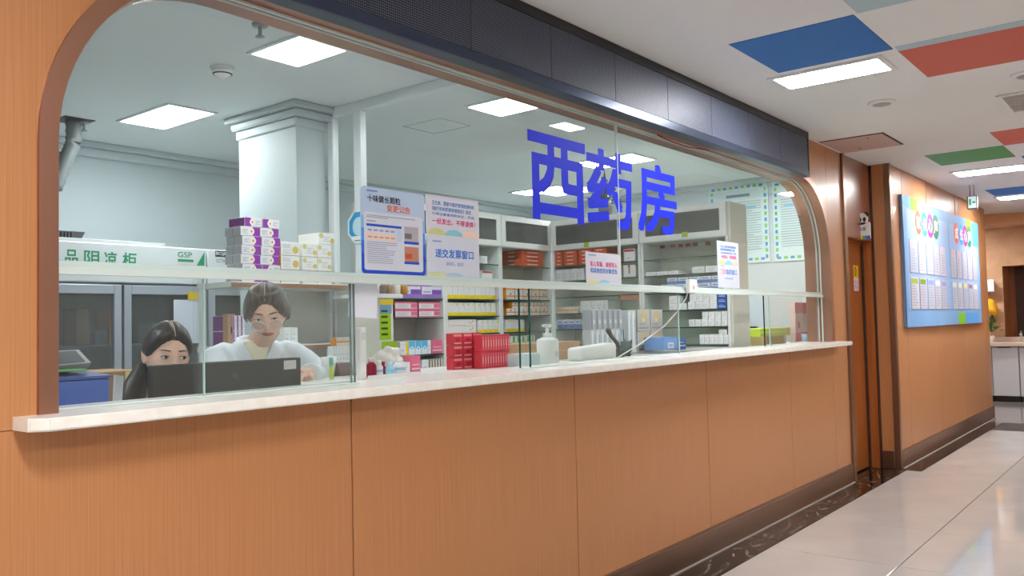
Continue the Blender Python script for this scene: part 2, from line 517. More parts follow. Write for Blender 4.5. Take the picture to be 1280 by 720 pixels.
def lower_pane(x0, x1, y, dark, edges):
    p = pbox('lower_pane', w1, x0, x1, y - .004, y + .004, ST_T + .002, RZ0, g_pane, 0)
    for ex in edges: pbox('pane_edge', p, ex - .0015, ex + .0015, y - .0045, y + .0045, ST_T + .002, RZ0 - .006, dark, .0005)
lower_pane(XL + .003, 1.405, .075, edge_l, [1.405])
lower_pane(1.38, 1.985, .09, edge_d, [1.985])
lower_pane(1.4, 2.01, .1, edge_d, [2.01])
lower_pane(2.95, 3.79, .09, edge_g, [2.95])
lower_pane(3.004, 3.8, .075, edge_g, [3.004])
lower_pane(3.8, 4.41, .075, edge_l, [4.41])
lower_pane(5.66, 6.4, .075, M('glass_edge_black', (16, 28, 28), .2), [5.66])
lower_pane(5.79, XR - .004, .09, edge_l, [5.79])
pbox('floor_track', w1, XL + .003, 2.0, .066, .1, ST_T, ST_T + .003, chan_m, .0005)
pbox('floor_track', w1, 2.95, 4.41, .066, .1, ST_T, ST_T + .003, chan_m, .0005)
# metal clamps
for cx, cz in ((3.79, 1.485),):
    pbox('glass_clamp', w1, cx - .03, cx + .16, .06, .072, cz - .01, cz + .01, bronze, .002)

# big blue lettering on the glass: three characters, one adhesive sign
sg = thing('window_lettering', 'three large blue adhesive characters on the upper window glass', 'lettering', (3.02, .074, 1.83))
plG = Plane((0, .0745, 0), (1, 0, 0), (0, 0, 1), (0, -1, 0))
for ch, x0, x1, z0, z1 in (('西', 3.02, 3.485, 1.835, 2.24), ('药', 3.493, 3.935, 1.84, 2.238), ('房', 3.985, 4.43, 1.845, 2.235)):
    lettering('character', sg, plG, [(ch, x0, z0, x1 - x0, z1 - z0)], M('blue_vinyl', (12, 40, 232), .55, spec=.15), bold=.03, lift=.0008)

# ---- wall beyond the counter: door recess, return and far wall
wr = struct_root('wall_recess', (7.6, .2, 0))
pbox('wall_core', wr, 7.2, 8.3, .14, .3, 0, ZC + .1, wall_w, 0)
pbox('header_panel', wr, 7.265, 8.02, 0, .14, 2.03, ZC, wood_red, .001)
pbox('jamb_panel', wr, 7.2, 7.3, .002, .14, 0, 2.03, wood_dark, .001)
pbox('jamb_panel', wr, 7.985, 8.02, .001, .14, 0, 2.03, wood_dark, .001)
d1 = struct_root('door_1', (7.64, .1, 0))
pbox('door_leaf', d1, 7.3, 7.985, .092, .135, .012, 2.03, wood_dark, .002)
pbox('frame_bead', d1, 7.3, 7.985, .075, .092, 2.006, 2.03, wood_dark, .001)
pbox('frame_bead', d1, 7.968, 7.985, .07, .092, 0, 2.03, M('dark_gap', (60, 26, 12), .6), .001)
tr2 = box('trim_2', 7.2, 7.264, -.02, .012, 0, ZC, bronze_dk, bev=.004); tr2['kind'] = 'structure'
fw = struct_root('wall_far', (10, -.17, 0))
WFY = -.165
pbox('wall_core', fw, 8.02, 12.5, WFY + .018, .3, 0, ZC + .1, wood, 0)
FJ = [8.05, 8.437, 9.66, 10.9, 12.24, 12.5]
for i in range(len(FJ) - 1): pbox('wood_panel', fw, FJ[i] + .0025, FJ[i + 1] - .0025, WFY, WFY + .017, .15, ZC, wood, .0015)
pbox('return_panel', fw, 8.003, 8.019, -.125, .0, .15, ZC, wood, .001)
pbox('corner_trim', fw, 7.995, 8.05, WFY - .012, -.126, 0, ZC, bronze_dk, .003)
pbox('inner_corner_shade', fw, 7.995, 8.018, -.022, -.001, 0, ZC, M('corner_shadow', (70, 38, 24), .4), .002)  # dark strip colours in the shade of the inner corner
bf = struct_root('baseboard_far', (10, WFY, 0))
pbox('skirting', bf, 8.052, 12.51, WFY - .014, WFY - .0005, 0, .16, bronze_dk, .003)
pbox('skirting', bf, 7.99, 8.002, -.125, -.02, 0, .16, bronze_dk, .003)
pbox('caulk_line', bf, 8.05, 12.51, WFY - .026, WFY - .014, 0, .008, caulk, 0)
pbox('skirting_end', bf, 12.5, 12.512, WFY - .014, .3, 0, .16, bronze_dk, .003)

# ---- corridor ceiling with coloured panels
ce = struct_root('ceiling', (6, -2, ZC))
pbox('ceiling_board', ce, -4, 16.5, -5.2, .3, ZC + .001, ZC + .08, ceil_w, 0)
def cpanel(x0, x1, y0, y1, m, name='ceiling_panel', dz=.003): pbox(name, ce, x0, x1, y0, y1, ZC - dz, ZC + .002, m, .001)
cpanel(3.93, 4.575, -1.1, -.5, blue_c)
cpanel(4.63, 5.26, -2.3, -1.11, red_c)
cpanel(4.55, 4.63, -2.3, -1.115, pale_c)
cpanel(3.3, 3.92, -1.72, -1.12, pale_c)
cpanel(7.86, 8.5, -1.09, -.5, green_c)
cpanel(7.22, 7.86, -1.72, -1.1, red_c)
cpanel(8.52, 9.14, -1.72, -1.13, blue_c)
cpanel(10.58, 11.2, -1.1, -.5, blue_c)
cpanel(11.25, 11.9, -1.72, -1.1, green_c)
cpanel(0.6, 1.2, -1.72, -1.1, green_c)
cpanel(2.0, 2.6, -3.4, -2.8, red_c)
cpanel(5.4, 6.0, -3.4, -2.8, blue_c)
cpanel(8.6, 9.2, -3.4, -2.8, red_c)
# access hatch by the wall
h = thing('access_hatch', 'pinkish rectangular access panel in the corridor ceiling beside the wood wall', 'hatch', (6.95, -.25, ZC - .01))
pbox('hatch_panel', h, 6.635, 7.2, -.485, -.028, ZC - .006, ZC - .0005, pink_c, .001)
part('gap', h, M('gap_dark', (50, 38, 34), .8), lambda bm: (add_box(bm, 6.618, 6.632, -.5, -.028, ZC - .003, ZC), add_box(bm, 6.632, 7.2, -.5, -.488, ZC - .003, ZC)))
for q in ((6.73, -.36), (7.08, -.2)): pbox('screw', h, q[0] - .008, q[0] + .008, q[1] - .008, q[1] + .008, ZC - .009, ZC - .006, black_pl, .001)

LABELN = []
def ceiling_light(label, x0, x1, y0, y1, z, m, group, rim=.03, frame=True):
    t = thing('ceiling_light', label, 'ceiling light', ((x0 + x1) / 2, (y0 + y1) / 2, z - .012), group=group)
    def fr(bm):
        for a, b, c, d in ((x0 - rim, x1 + rim, y0 - rim, y0), (x0 - rim, x1 + rim, y1, y1 + rim), (x0 - rim, x0, y0, y1), (x1, x1 + rim, y0, y1)):
            add_box(bm, a, b, c, d, z - .012, z - .0005, .001)
    part('frame', t, alu_w if frame else alu, fr)
    part('diffuser', t, m, lambda bm: add_box(bm, x0, x1, y0, y1, z - .008, z - .002, 0))
    return t
HG = 'rectangular lights in the corridor ceiling'
ceiling_light('bright rectangular ceiling light beside the large blue ceiling panel', 4.66, 4.92, -1.0, -.44, ZC, lit_hall, HG)
ceiling_light('bright rectangular ceiling light beside the green ceiling panel', 8.97, 9.28, -1.08, -.5, ZC, lit_hall, HG)
ceiling_light('farthest rectangular ceiling light beside the small blue ceiling panel', 11.3, 11.6, -1.06, -.5, ZC, lit_hall, HG)
k = 0
for lx, ly in ((-1.9, -.72), (-1.9, -3.0), (.4, -1.7), (.9, -3.4), (7.2, -2.56), (14.6, -3.7), (13.6, -1.2), (14.4, .9)):  # unseen lights put in to brighten the hall; one placed by its reflection
    k += 1
    ceiling_light('%s unseen corridor ceiling light outside the picture, counted from the entrance' % ['first', 'second', 'third', 'fourth', 'fifth', 'sixth', 'seventh', 'eighth', 'ninth', 'tenth'][k - 1], lx - .15, lx + .15, ly - .3, ly + .3, ZC, lit_hall, HG)

def ceiling_disc(name, label, cat, x, y, z, r, m, inner):
    t = thing(name, label, cat, (x, y, z))
    part('rim', t, m, lambda bm: lathe(bm, [(r * .8, -.014), (r, -.008), (r * 1.02, -.0005)], x, y, z, 28), True)
    part('cover', t, inner, lambda bm: lathe(bm, [(r * .05, -.019), (r * .62, -.017), (r * .7, -.012)], x, y, z, 24), True)
    return t
ceiling_disc('ceiling_speaker', 'round white ceiling speaker between the blue panel and the hatch', 'speaker', 5.68, -.745, ZC, .085, ceil_w, M('speaker_cover', (176, 168, 162), .6))
ceiling_disc('ceiling_speaker', 'round grey ceiling fitting beside the air vent', 'speaker', 5.6, -1.56, ZC, .085, ceil_w, grey_pl)
av = thing('air_vent', 'square slatted air vent in the corridor ceiling', 'vent', (6.3, -1.6, ZC - .01))
def avf(bm):
    for a, b, c, d in ((6.02, 6.58, -1.9, -1.87), (6.02, 6.58, -1.36, -1.33), (6.02, 6.05, -1.87, -1.36), (6.55, 6.58, -1.87, -1.36)): add_box(bm, a, b, c, d, ZC - .012, ZC - .0005, .002)
part('frame', av, ceil_w, avf)
pbox('backing', av, 6.05, 6.55, -1.87, -1.36, ZC - .003, ZC - .001, dark_grey, 0)
for k in range(9):
    xx = 6.08 + k * .053
    pbox('slat', av, xx, xx + .03, -1.87, -1.36, ZC - .01, ZC - .004, M('vent_slat', (190, 186, 180), .5), .001)

# ---- hall behind the camera (closes the corridor)
wo = box('wall_opposite', -4, 16.5, -5.3, -5.2, 0, ZC + .1, M('hall_wall', (214, 206, 196), .6), bev=0); wo['kind'] = 'structure'
we = box('wall_entrance', -4.1, -4, -5.2, .3, 0, ZC + .1, M('hall_wall', (214, 206, 196), .6), bev=0); we['kind'] = 'structure'

# ---- far end of the corridor
XE = 15.4
wend = struct_root('wall_end', (XE, 0, 0))
def endwall(bm):
    add_box(bm, XE, XE + .1, .1, 3, 0, ZC); add_box(bm, XE, XE + .1, -5.2, -1.6, 0, ZC); add_box(bm, XE, XE + .1, -1.6, .1, 2.1, ZC)
part('wall_core', wend, marble_wall, endwall)
pbox('alcove_back', wend, XE + .6, XE + .7, -1.8, .3, 0, 2.3, wood_dark, 0)
pbox('alcove_side', wend, XE + .1, XE + .6, .1, .2, 0, 2.3, wood_dark, 0)
pbox('alcove_post', wend, XE + .5, XE + .6, -.13, .0, .9, 2.1, M('alcove_dark_brown', (60, 28, 16), .5), .002)  # post in plain dark brown
ws = box('wall_end_side', 12.5, XE + .1, 2.9, 3.0, 0, ZC, marble_wall, bev=0); ws['kind'] = 'structure'
wes = box('wall_end_return', 12.4, 12.5, .3, 3.0, 0, ZC, marble_wall, bev=0); wes['kind'] = 'structure'
fl2 = box('floor_end', 12.05, 16.5, .22, 3, -.06, 0, grey_tile, bev=0); fl2['kind'] = 'structure'
cl2 = box('ceiling_end', 12.4, 16.5, .3, 3, ZC, ZC + .08, ceil_w, bev=0); cl2['kind'] = 'structure'
tr3 = struct_root('trim_3', (12.9, -1, 2.55))
bm = bmesh.new()
N = 14; pts = []
for k in range(N + 1):
    t = k / N; yy = .29 - 5.2 * t; pts.append((13.05 + .35 * math.sin(t * 6), yy))
prism(bm, pts + [(p[0] + .3, p[1]) for p in pts[::-1]], 'z', 2.56, ZC - .002)
finish('curved_beam', bm, M('beam_orange', (212, 150, 104), .5), tr3)

ct = thing('vanity_counter', 'beige stone counter on white cupboards at the corridor end', 'counter', (14.9, -.6, .83))
pbox('top', ct, 14.83, XE, -1.9, 1.0, .845, .905, M('beige_stone', (206, 186, 170), .2), .006)
pbox('upstand', ct, XE - .03, XE - .001, -1.9, 1.0, .905, .98, M('beige_stone'), .003)
cab_w = M('cabinet_white', (196, 198, 204), .3)
names = ['left-hand white cupboard under the beige counter at the corridor end', 'white cupboard with black top grip under the beige counter at the corridor end', 'right-hand white cupboard cut by the picture edge at the corridor end']
cabs = [(.22, .7), (-.145, .218), (-.7, -.148)]
for (y0, y1), nm in zip(cabs, names):
    c = thing('base_cabinet', nm, 'cabinet', (15.1, (y0 + y1) / 2, 0), group='white cupboards under the far counter')
    pbox('body', c, 14.9, XE - .001, y0 + .002, y1 - .002, .085, .843, cab_w, .002)
    pbox('kick_board', c, 14.94, XE - .001, y0 + .002, y1 - .002, .0, .085, black_pl, .001)
    dr = pbox('door', c, 14.88, 14.899, y0 + .006, y1 - .006, .09, .83, cab_w, .003)
    pbox('handle', dr, 14.874, 14.9, (y0 + y1) / 2 - .08, (y0 + y1) / 2 + .1, .822, .834, black_pl, .002)
t = thing('paper_dispenser', 'white paper towel dispenser on the wall of the corridor end', 'dispenser', (XE, .27, 1.68))
pbox('body', t, XE - .13, XE - .001, .24, .37, 1.68, 1.9, grey_pl, .012, 2)
pbox('front_cover', t, XE - .16, XE - .131, .2, .34, 1.7, 1.89, white_pl, .008, 2)
bm = bmesh.new()
ff = bmesh.ops.create_uvsphere(bm, u_segments=18, v_segments=10, radius=1)
for v in bm.verts:
    v.co = Vector((XE - .17 + v.co.x * .14, .27 + v.co.y * .12, 1.36 + max(0, v.co.z) * .23 - (0.03 if v.co.y < -.3 and v.co.z < .4 else 0)))
finish('rubbish_bag', bm, M('yellow_plastic', (236, 172, 26), .3), None, True, loc=(XE - .17, .27, 1.35)).update_tag()
tag(bpy.data.objects['rubbish_bag'], 'glossy yellow plastic hood above the plant at the corridor end', 'hood')
bpy.data.objects['rubbish_bag'].name = 'plastic_hood'
pl = thing('potted_plant', 'small leafy green plant on the beige counter at the corridor end', 'plant', (XE - .25, .28, .905))
part('pot', pl, white_pl, lambda bm: lathe(bm, [(.05, 0), (.07, .09), (.065, .1)], XE - .25, .28, .905, 18), True)
random.seed(3)
leafm = M('leaf_green', (34, 84, 30), .5, rgb2=(62, 120, 44), scale=(20, 20, 20))
base = Vector((XE - .25, .28, 1.0))
def mkleaf(bm, p, d, L, wd):
    d = d.normalized(); s = d.cross(Vector((0, 0, 1))).normalized()
    n = s.cross(d)
    q = [p, p + d * L * .35 + s * wd + n * .01, p + d * L + Vector((0, 0, -.02)), p + d * L * .35 - s * wd + n * .01]
    vs = [bm.verts.new(c) for c in q]; mid = bm.verts.new(p + d * L * .5)
    for i in range(4): bm.faces.new((vs[i], vs[(i + 1) % 4], mid))
for k in range(46):
    a = random.uniform(0, 6.28); e = random.uniform(.25, 1.35)
    d = Vector((math.cos(a) * math.cos(e), math.sin(a) * math.cos(e), math.sin(e)))
    st = base + d * random.uniform(.05, .2) * 1.0 + Vector((0, 0, .04))
    part('leaf', pl, leafm, lambda bm: mkleaf(bm, st, d + Vector((random.uniform(-.4, .4), random.uniform(-.4, .4), random.uniform(-.15, .3))), random.uniform(.1, .16), .035))
fa2 = thing('faucet', 'small chrome tap on the beige counter at the corridor end', 'tap', (XE - .2, -.15, .905))
part('spout', fa2, alu, lambda bm: tube(bm, [(XE - .2, -.15, .905), (XE - .2, -.15, 1.0), (XE - .22, -.15, 1.03), (XE - .3, -.15, 1.03), (XE - .32, -.15, 1.01)], .016, 10))
part('lever', fa2, alu, lambda bm: tube(bm, [(XE - .2, -.15, 1.03), (XE - .24, -.15, 1.07)], .009, 8))

# ---- hanging exit sign
ex = thing('exit_sign', 'small hanging exit sign box near the far end of the wood wall', 'sign', (10.0, -.4, 2.45))
XS = 10.0
e0, e1 = onX(1209, 262, XS), onX(1221, 244, XS)
pbox('case', ex, XS, XS + .05, e1.y, e0.y, e0.z, e1.z, M('sign_case', (40, 46, 50), .3), .004)
pX = Plane((XS - .0005, e0.y - .012, e0.z + .012), (0, -1, 0), (0, 0, 1), (-1, 0, 0)); ew, eh = e0.y - e1.y - .02, e1.z - e0.z - .02
prints('face', ex, pX, [(0, 0, ew, eh)], M('exit_face', (196, 214, 214), .15), .0006)
prints('pictogram', ex, pX, [(ew * .1, eh * .25, ew * .38, eh * .8), (ew * .5, eh * .4, ew * .92, eh * .58)], M('exit_green', (40, 140, 90), .4), .001)
for yy in (e0.y - .03, e1.y + .03): part('hanger', ex, dark_grey, lambda bm: tube(bm, [(XS + .02, yy, e1.z), (XS + .02, yy, ZC)], .004, 6))
# ---- notice board on the far wall
nb = thing('notice_board', 'large pale blue notice board with rows of printed sheets', 'board', (8.32, WFY, 1.25))
BX0, BX1, BZ0, BZ1 = 8.33, 11.86, 1.245, 2.475
pB = Plane((BX0, WFY - .028, BZ0), (1, 0, 0), (0, 0, 1), (0, -1, 0))
BW, BH = BX1 - BX0, BZ1 - BZ0
slab('board', nb, pB, [(0, 0), (BW, 0), (BW, BH), (0, BH)], .026, M('board_blue', (112, 158, 210), .5, spec=.2, rgb2=(130, 172, 216), scale=(1, 1, 1)))
prints('frame_edge', nb, pB, [(-.012, -.012, 0, BH + .012), (BW, -.012, BW + .012, BH + .012), (0, -.012, BW, 0)], bronze_dk, .002)
prints('pale_field', nb, pB, [(.12, .16, BW * .515, BH - .12), (BW * .54, .16, BW - .1, BH - .12)], M('board_field', (150, 174, 212), .5, spec=.2), .0008)
prints('green_block', nb, pB, [(BW * .62, 0, BW * .72, .13), (.28, BH - .12, .55, BH), (BW * .8, BH - .2, BW * .88, BH)], ink(126, 196, 44), .0012)
prints('blue_block', nb, pB, [(BW * .74, 0, BW * .93, .12), (BW * .89, BH - .3, BW - .02, BH), (0, BH - .1, .22, BH)], ink(84, 158, 226), .0012)
cols = [(232, 92, 52), (24, 148, 226), (214, 40, 142), (24, 110, 76)]
def bpx(px, py):
    q = onY(px, py, WFY - .028); return q.x - BX0, q.z - BZ0
for pxs, rxp, chs, cy0, rzp in (((1147.6, 1155.4, 1162.4, 1169.2), 3.9, '家长心声', (278, 280.5, 282.3, 284), 15), ((1195.2, 1201.2, 1206.2, 1211), 2.9, '成长心声', (291.5, 293.5, 295, 296.5), 13)):
    for k, c in enumerate(cols):
        (cx, cz), (cx2, _z), (_x, cz2) = bpx(pxs[k], cy0[k]), bpx(pxs[k] + rxp, cy0[k]), bpx(pxs[k], cy0[k] - rzp)
        rx, rz = cx2 - cx, cz2 - cz
        bm = bmesh.new(); patch(bm, pB, [(cx + rx * math.cos(a / 12 * math.pi), cz + rz * math.sin(a / 12 * math.pi)) for a in range(24)], .002 + k * .0004)
        o = finish('title_oval', bm, ink(*c), nb)
        lettering('lettering', o, pB, [(chs[k], cx - rx * .62, cz - rz * .55, rx * 1.24, rz * 1.1)], ink(245, 240, 240), .03, .0036 + k * .0004)
sheets = [(184, 178, 192), (180, 184, 198), (188, 182, 192), (174, 180, 200), (190, 186, 194)]
tops = [(150, 170, 60), (122, 150, 40), (130, 150, 220), (228, 224, 230), (150, 140, 190), (216, 220, 214), (220, 222, 216), (226, 206, 130), (150, 90, 120), (226, 226, 232)]
random.seed(11)
cpx = [(1137.5, 1146.5), (1148.5, 1156.5), (1158.5, 1166), (1167.5, 1174), (1175.5, 1181.5), (1189, 1194.5), (1196, 1201), (1202.8, 1207.5), (1209.4, 1213.8), (1215.6, 1220)]
for row, (zb, zh) in enumerate(((.515, .31), (.17, .3))):
    for i, (c0, c1) in enumerate(cpx):
        a, a1 = bpx(c0, 340)[0], bpx(c1, 340)[0]; ww = a1 - a
        s = slab('printed_sheet', nb, Plane(pB.at(0, 0, .006), pB.u, pB.v, pB.n), [(a, zb), (a1, zb), (a1, zb + zh), (a, zb + zh)], .004, ink(*random.choice(sheets)))
        prints('heading', s, pB, [(a + .02, zb + zh * .8, a1 - .02, zb + zh * .96)], ink(*(tops[i] if row else (196, 176, 190))), .0066)
        prints('text_lines', s, pB, [(a + .025, zb + .03 + q * .026, a + ww * random.uniform(.6, .9), zb + .04 + q * .026) for q in range(8)], ink(156, 156, 178), .0066)
# board hanging wires
for xx in (9.35, 10.7): part('hanging_wire', nb, grey_pl, lambda bm: tube(bm, [(xx, WFY - .006, BZ1), (xx, WFY - .006, ZC)], .003, 6))

# ---- signs by the door
sp_ = thing('room_sign', 'white room sign with panda head and rainbow edge above the door', 'sign', (7.7, -.02, 2.03))
s0, s1, s2, s3 = onX(1069, 300, 7.7), onX(1088.5, 300, 7.7), onX(1069, 279, 7.7), onX(1078, 266, 7.7)
pS = Plane((7.69, s0.y, s0.z), (0, -1, 0), (0, 0, 1), (-1, 0, 0)); sw, sh, st_ = s0.y - s1.y, s2.z - s0.z, s3.z - s0.z
slab('plate', sp_, pS, rrect(0, 0, sw, sh, .012), .02, white_pl)
rb = [(230, 70, 90), (240, 130, 40), (250, 210, 40), (90, 180, 80), (50, 130, 220), (110, 70, 180)]
for k, c in enumerate(rb): prints('rainbow_band', sp_, pS, [(sw * k / 6, 0, sw * (k + 1) / 6, .03)], ink(*c), .0008)
hx, hz, hr_, hv = sw * .52, sh + (st_ - sh) * .35, sw * .34, (st_ - sh) * .62
hd = slab('panda_head', sp_, pS, [(hx + hr_ * math.cos(a / 10 * math.pi), hz + hv * math.sin(a / 10 * math.pi)) for a in range(20)], .018, white_pl)
for ox in (-1, 1):
    slab('ear', sp_, Plane(pS.at(0, 0, -.002), pS.u, pS.v, pS.n), [(hx + ox * hr_ * .78 + .02 * math.cos(a / 6 * math.pi), hz + hv * .72 + .022 * math.sin(a / 6 * math.pi)) for a in range(12)], .012, black_pl)
    bm = bmesh.new(); patch(bm, pS, [(hx + ox * hr_ * .42 + .013 * math.cos(a / 6 * math.pi), hz - hv * .1 + .02 * math.sin(a / 6 * math.pi)) for a in range(12)], .0008); finish('eye_patch', bm, black_pl, hd)
prints('text_lines', sp_, pS, [(sw * .3, sh * .5, sw * .48, sh * .72), (sw * .54, sh * .5, sw * .72, sh * .72)], ink(160, 160, 170), .0008)
pbox('bracket', sp_, 7.685, 7.715, s0.y, -.001, s0.z + .05, s0.z + .08, white_pl, .002)
ds = thing('door_notice', 'yellow and white notice stuck on the orange door', 'notice', (7.78, .09, 1.58))
pD = Plane((7.745, .0905, 1.585), (1, 0, 0), (0, 0, 1), (0, -1, 0))
slab('paper', ds, pD, [(0, 0), (.135, 0), (.135, .225), (0, .225)], .0015, ink(226, 214, 220))
prints('yellow_field', ds, pD, [(0, .115, .135, .225)], ink(240, 196, 24), .0006)
def ring2(bm):
    for k in range(20):
        a0, a1 = 2 * math.pi * k / 20, 2 * math.pi * (k + 1) / 20
        patch(bm, pD, [(.05 + r * math.cos(a) * .8, .172 + r * math.sin(a)) for a, r in ((a0, .03), (a0, .042), (a1, .042), (a1, .03))], .001)
    rect(bm, pD, .044, .15, .056, .195, .0012)
part('pictogram', ds, ink(60, 40, 20), ring2)
lettering('lettering', ds, pD, [('闲人', .012, .06, .11, .045), ('免进', .012, .01, .11, .045)], ink(206, 70, 130), 0, .0007)

# ================================================================== PHARMACY ROOM
fr_ = box('floor_room', -1.6, 8.5, .19, 4.35, -.06, 0, room_floor, bev=0); fr_['kind'] = 'structure'
cr = box('ceiling_room', -1.6, 8.5, .19, 4.35, ZR, ZR + .1, M('room_ceiling', (224, 230, 230), .75), bev=0); cr['kind'] = 'structure'
wb = struct_root('wall_back', (3.5, 4.25, 0))
pbox('wall_core', wb, -1.6, 8.5, 4.25, 4.35, 0, ZR, wall_w, 0)
def cornice(bm, pts, path_axis, a0, a1):
    pass
part('cornice', wb, wall_w, lambda bm: (add_box(bm, -1.6, 8.4, 4.13, 4.25, ZR - .04, ZR, .006), add_box(bm, -1.6, 8.4, 4.19, 4.25, ZR - .1, ZR - .04, .006)))
wl = box('wall_left', -1.7, -1.6, .19, 4.35, 0, ZR, wall_w, bev=0); wl['kind'] = 'structure'
wrr = struct_root('wall_right', (8.4, 2, 0))
pbox('wall_core', wrr, 8.4, 8.5, .19, 4.35, 0, ZR, wall_w, 0)
pbox('cornice', wrr, 8.33, 8.4, .19, 4.13, ZR - .05, ZR, wall_w, .006)
# lintel between the two ceilings
ln = box('wall_lintel', -1.6, 8.5, .05, .19, 2.62, ZR + .1, wall_w, bev=0); ln['kind'] = 'structure'
lnr = box('wall_front_return', 7.2, 8.5, .19, .3, 0, ZR, wall_w, bev=0); lnr['kind'] = 'structure'

# column with moulded capital
cm = struct_root('column', (3.43, 2.45, 0))
pbox('shaft', cm, 3.33, 3.56, 2.16, 2.79, 0, ZR - .14, M('column_paint', (184, 194, 196), .6), .003)
part('capital', cm, M('column_paint'), lambda bm: (add_box(bm, 3.315, 3.575, 2.145, 2.805, ZR - .15, ZR - .09, .008), add_box(bm, 3.29, 3.6, 2.11, 2.83, ZR - .09, ZR - .04, .012), add_box(bm, 3.26, 3.63, 2.08, 2.86, ZR - .04, ZR, .006)))
cm['kind'] = 'structure'

# room ceiling lights
RG = 'rectangular lights in the pharmacy ceiling'
def clight(label, q, ww=None):
    P_ = [onZ(a, b, ZR) for a, b in q]
    x0, x1 = min(p.x for p in P_), max(p.x for p in P_); y0, y1 = min(p.y for p in P_), max(p.y for p in P_)
    return ceiling_light(label, x0, x1, y0, y1, ZR, lit_room, RG, .02, True)
clight('pharmacy ceiling light above the fridges at left', [(152.8, 150), (211.7, 129.2), (262.5, 139.4), (205, 159.7)])
clight('pharmacy ceiling light near the window between sprinkler and smoke detector', [(320.8, 66.7), (372.8, 43.6), (428.3, 59.7), (372.8, 81)])
clight('pharmacy ceiling light right of the ceiling hatch', [(588, 133), (632, 121), (672, 130), (628, 143)])
clight('pharmacy ceiling light behind the second blue character', [(726, 205), (790, 191), (815, 199), (750, 208)])
ceiling_light('added pharmacy ceiling light outside the view at the left end', .2, .5, 1.2, 1.8, ZR, lit_room, RG)  # unseen, added for more light in the room
ceiling_light('added pharmacy ceiling light hidden behind the arch at the right end', 7.4, 7.7, .33, .93, ZR, lit_room, RG)  # put in out of sight to brighten the posters
ceiling_light('added pharmacy ceiling light hidden behind the shelf cabinets', 7.2, 7.5, 2.9, 3.5, ZR, lit_room, RG)  # unseen extra panel, added to lift the room light

def sprinkler(label, px, py):
    p = onZ(px, py, ZR)
    t = thing('sprinkler', label, 'sprinkler', (p.x, p.y, ZR - .07), group='ceiling sprinklers')
    part('rosette', t, grey_pl, lambda bm: lathe(bm, [(.034, -.012), (.038, -.001)], p.x, p.y, ZR, 16), True)
    part('stem', t, grey_pl, lambda bm: tube(bm, [(p.x, p.y, ZR), (p.x, p.y, ZR - .06)], .009, 8))
    part('deflector', t, grey_pl, lambda bm: lathe(bm, [(.022, 0), (.022, .004)], p.x, p.y, ZR - .064, 14))
sprinkler('small sprinkler hanging from the ceiling at the left', 105, 152)
sprinkler('small sprinkler hanging from the ceiling near the display board', 325, 30)
p = onZ(278, 84, ZR)
sd = thing('smoke_detector', 'round white smoke detector on the pharmacy ceiling', 'smoke detector', (p.x, p.y, ZR - .05))
part('base', sd, white_pl, lambda bm: lathe(bm, [(.062, -.018), (.064, -.001)], p.x, p.y, ZR, 24), True)
part('sensor', sd, white_pl, lambda bm: lathe(bm, [(.018, -.058), (.03, -.05), (.05, -.04), (.056, -.018)], p.x, p.y, ZR, 24), True)
part('slots', sd, dark_grey, lambda bm: lathe(bm, [(.0505, -.0425), (.053, -.037)], p.x, p.y, ZR, 24))
hp = [onZ(*q, ZR) for q in ((508, 157), (548, 168), (588, 157), (550, 147))]
h2 = thing('ceiling_hatch', 'square hatch outlined in the pharmacy ceiling', 'hatch', (hp[1].x, hp[1].y - .3, ZR - .006))
hx0, hx1, hy0, hy1 = hp[0].x, hp[2].x, hp[2].y, hp[1].y
part('gap', h2, dark_grey, lambda bm: (add_box(bm, hx0, hx1, hy1 - .012, hy1, ZR - .003, ZR), add_box(bm, hx1 - .012, hx1, hy0, hy1, ZR - .003, ZR)))
pbox('panel', h2, hx0, hx1 - .014, hy0, hy1 - .014, ZR - .005, ZR - .0005, M('room_ceiling'), .001)
# flexible dark duct at the far left
pd = onY(92, 178, 3.6)
dk = thing('flexible_duct', 'dark flexible duct hanging from a ceiling opening at the far left', 'duct', (pd.x, pd.y, pd.z))
a_, b_, c_, d_ = onY(92, 178, 3.6), onY(86, 192, 3.6), onY(78, 210, 3.6), onY(66, 240, 3.6)
def duct(bm):
    pts = [Vector((a_.x, 3.6, ZR)), a_, b_, c_, d_]
    fine = []
    for i in range(len(pts) - 1):
        for k in range(6): fine.append(pts[i].lerp(pts[i + 1], k / 6))
    tube(bm, fine, [.045 + .006 * (i % 2) for i in range(len(fine))], 10)
part('hose', dk, M('duct_grey', (104, 110, 112), .6), duct)
pbox('opening_dark', dk, a_.x - .1, a_.x + .1, 3.5, 3.7, ZR - .004, ZR, black_pl, 0)  # black sheet laid in for the dark of the ceiling hole

# glass partition standing off the column
gp = thing('glass_partition', 'aluminium framed glass partition running from the column to the window', 'partition', (3.6, 1.6, 0))
pbox('post', gp, 3.575, 3.625, 2.1, 2.155, 0, ZR - .061, alu_w, .004)
pbox('post', gp, 3.575, 3.625, 1.83, 1.9, 0, ZR - .061, alu_w, .004)
pbox('top_rail', gp, 3.575, 3.625, .195, 2.1, ZR - .06, ZR, alu_w, .003)
pbox('pane', gp, 3.596, 3.604, 1.9, 2.1, 1.6, ZR - .06, g_pane, 0)
pbox('lower_panel', gp, 3.585, 3.615, 1.72, 2.1, 0, 1.6, white_lam, .002)
pe = onX(449, 283, 3.57)
em = thing('emblem_sign', 'blue and white octagonal emblem plate on the partition post', 'sign', (3.57, pe.y, pe.z - .1))
pE = Plane((3.568, pe.y, pe.z), (0, -1, 0), (0, 0, 1), (-1, 0, 0))
o8 = lambda r, f=1.0: [(r * f * math.cos(math.radians(22.5 + 45 * k)), r * math.sin(math.radians(22.5 + 45 * k))) for k in range(8)]
slab('plate', em, pE, o8(.115), .006, white_pl)
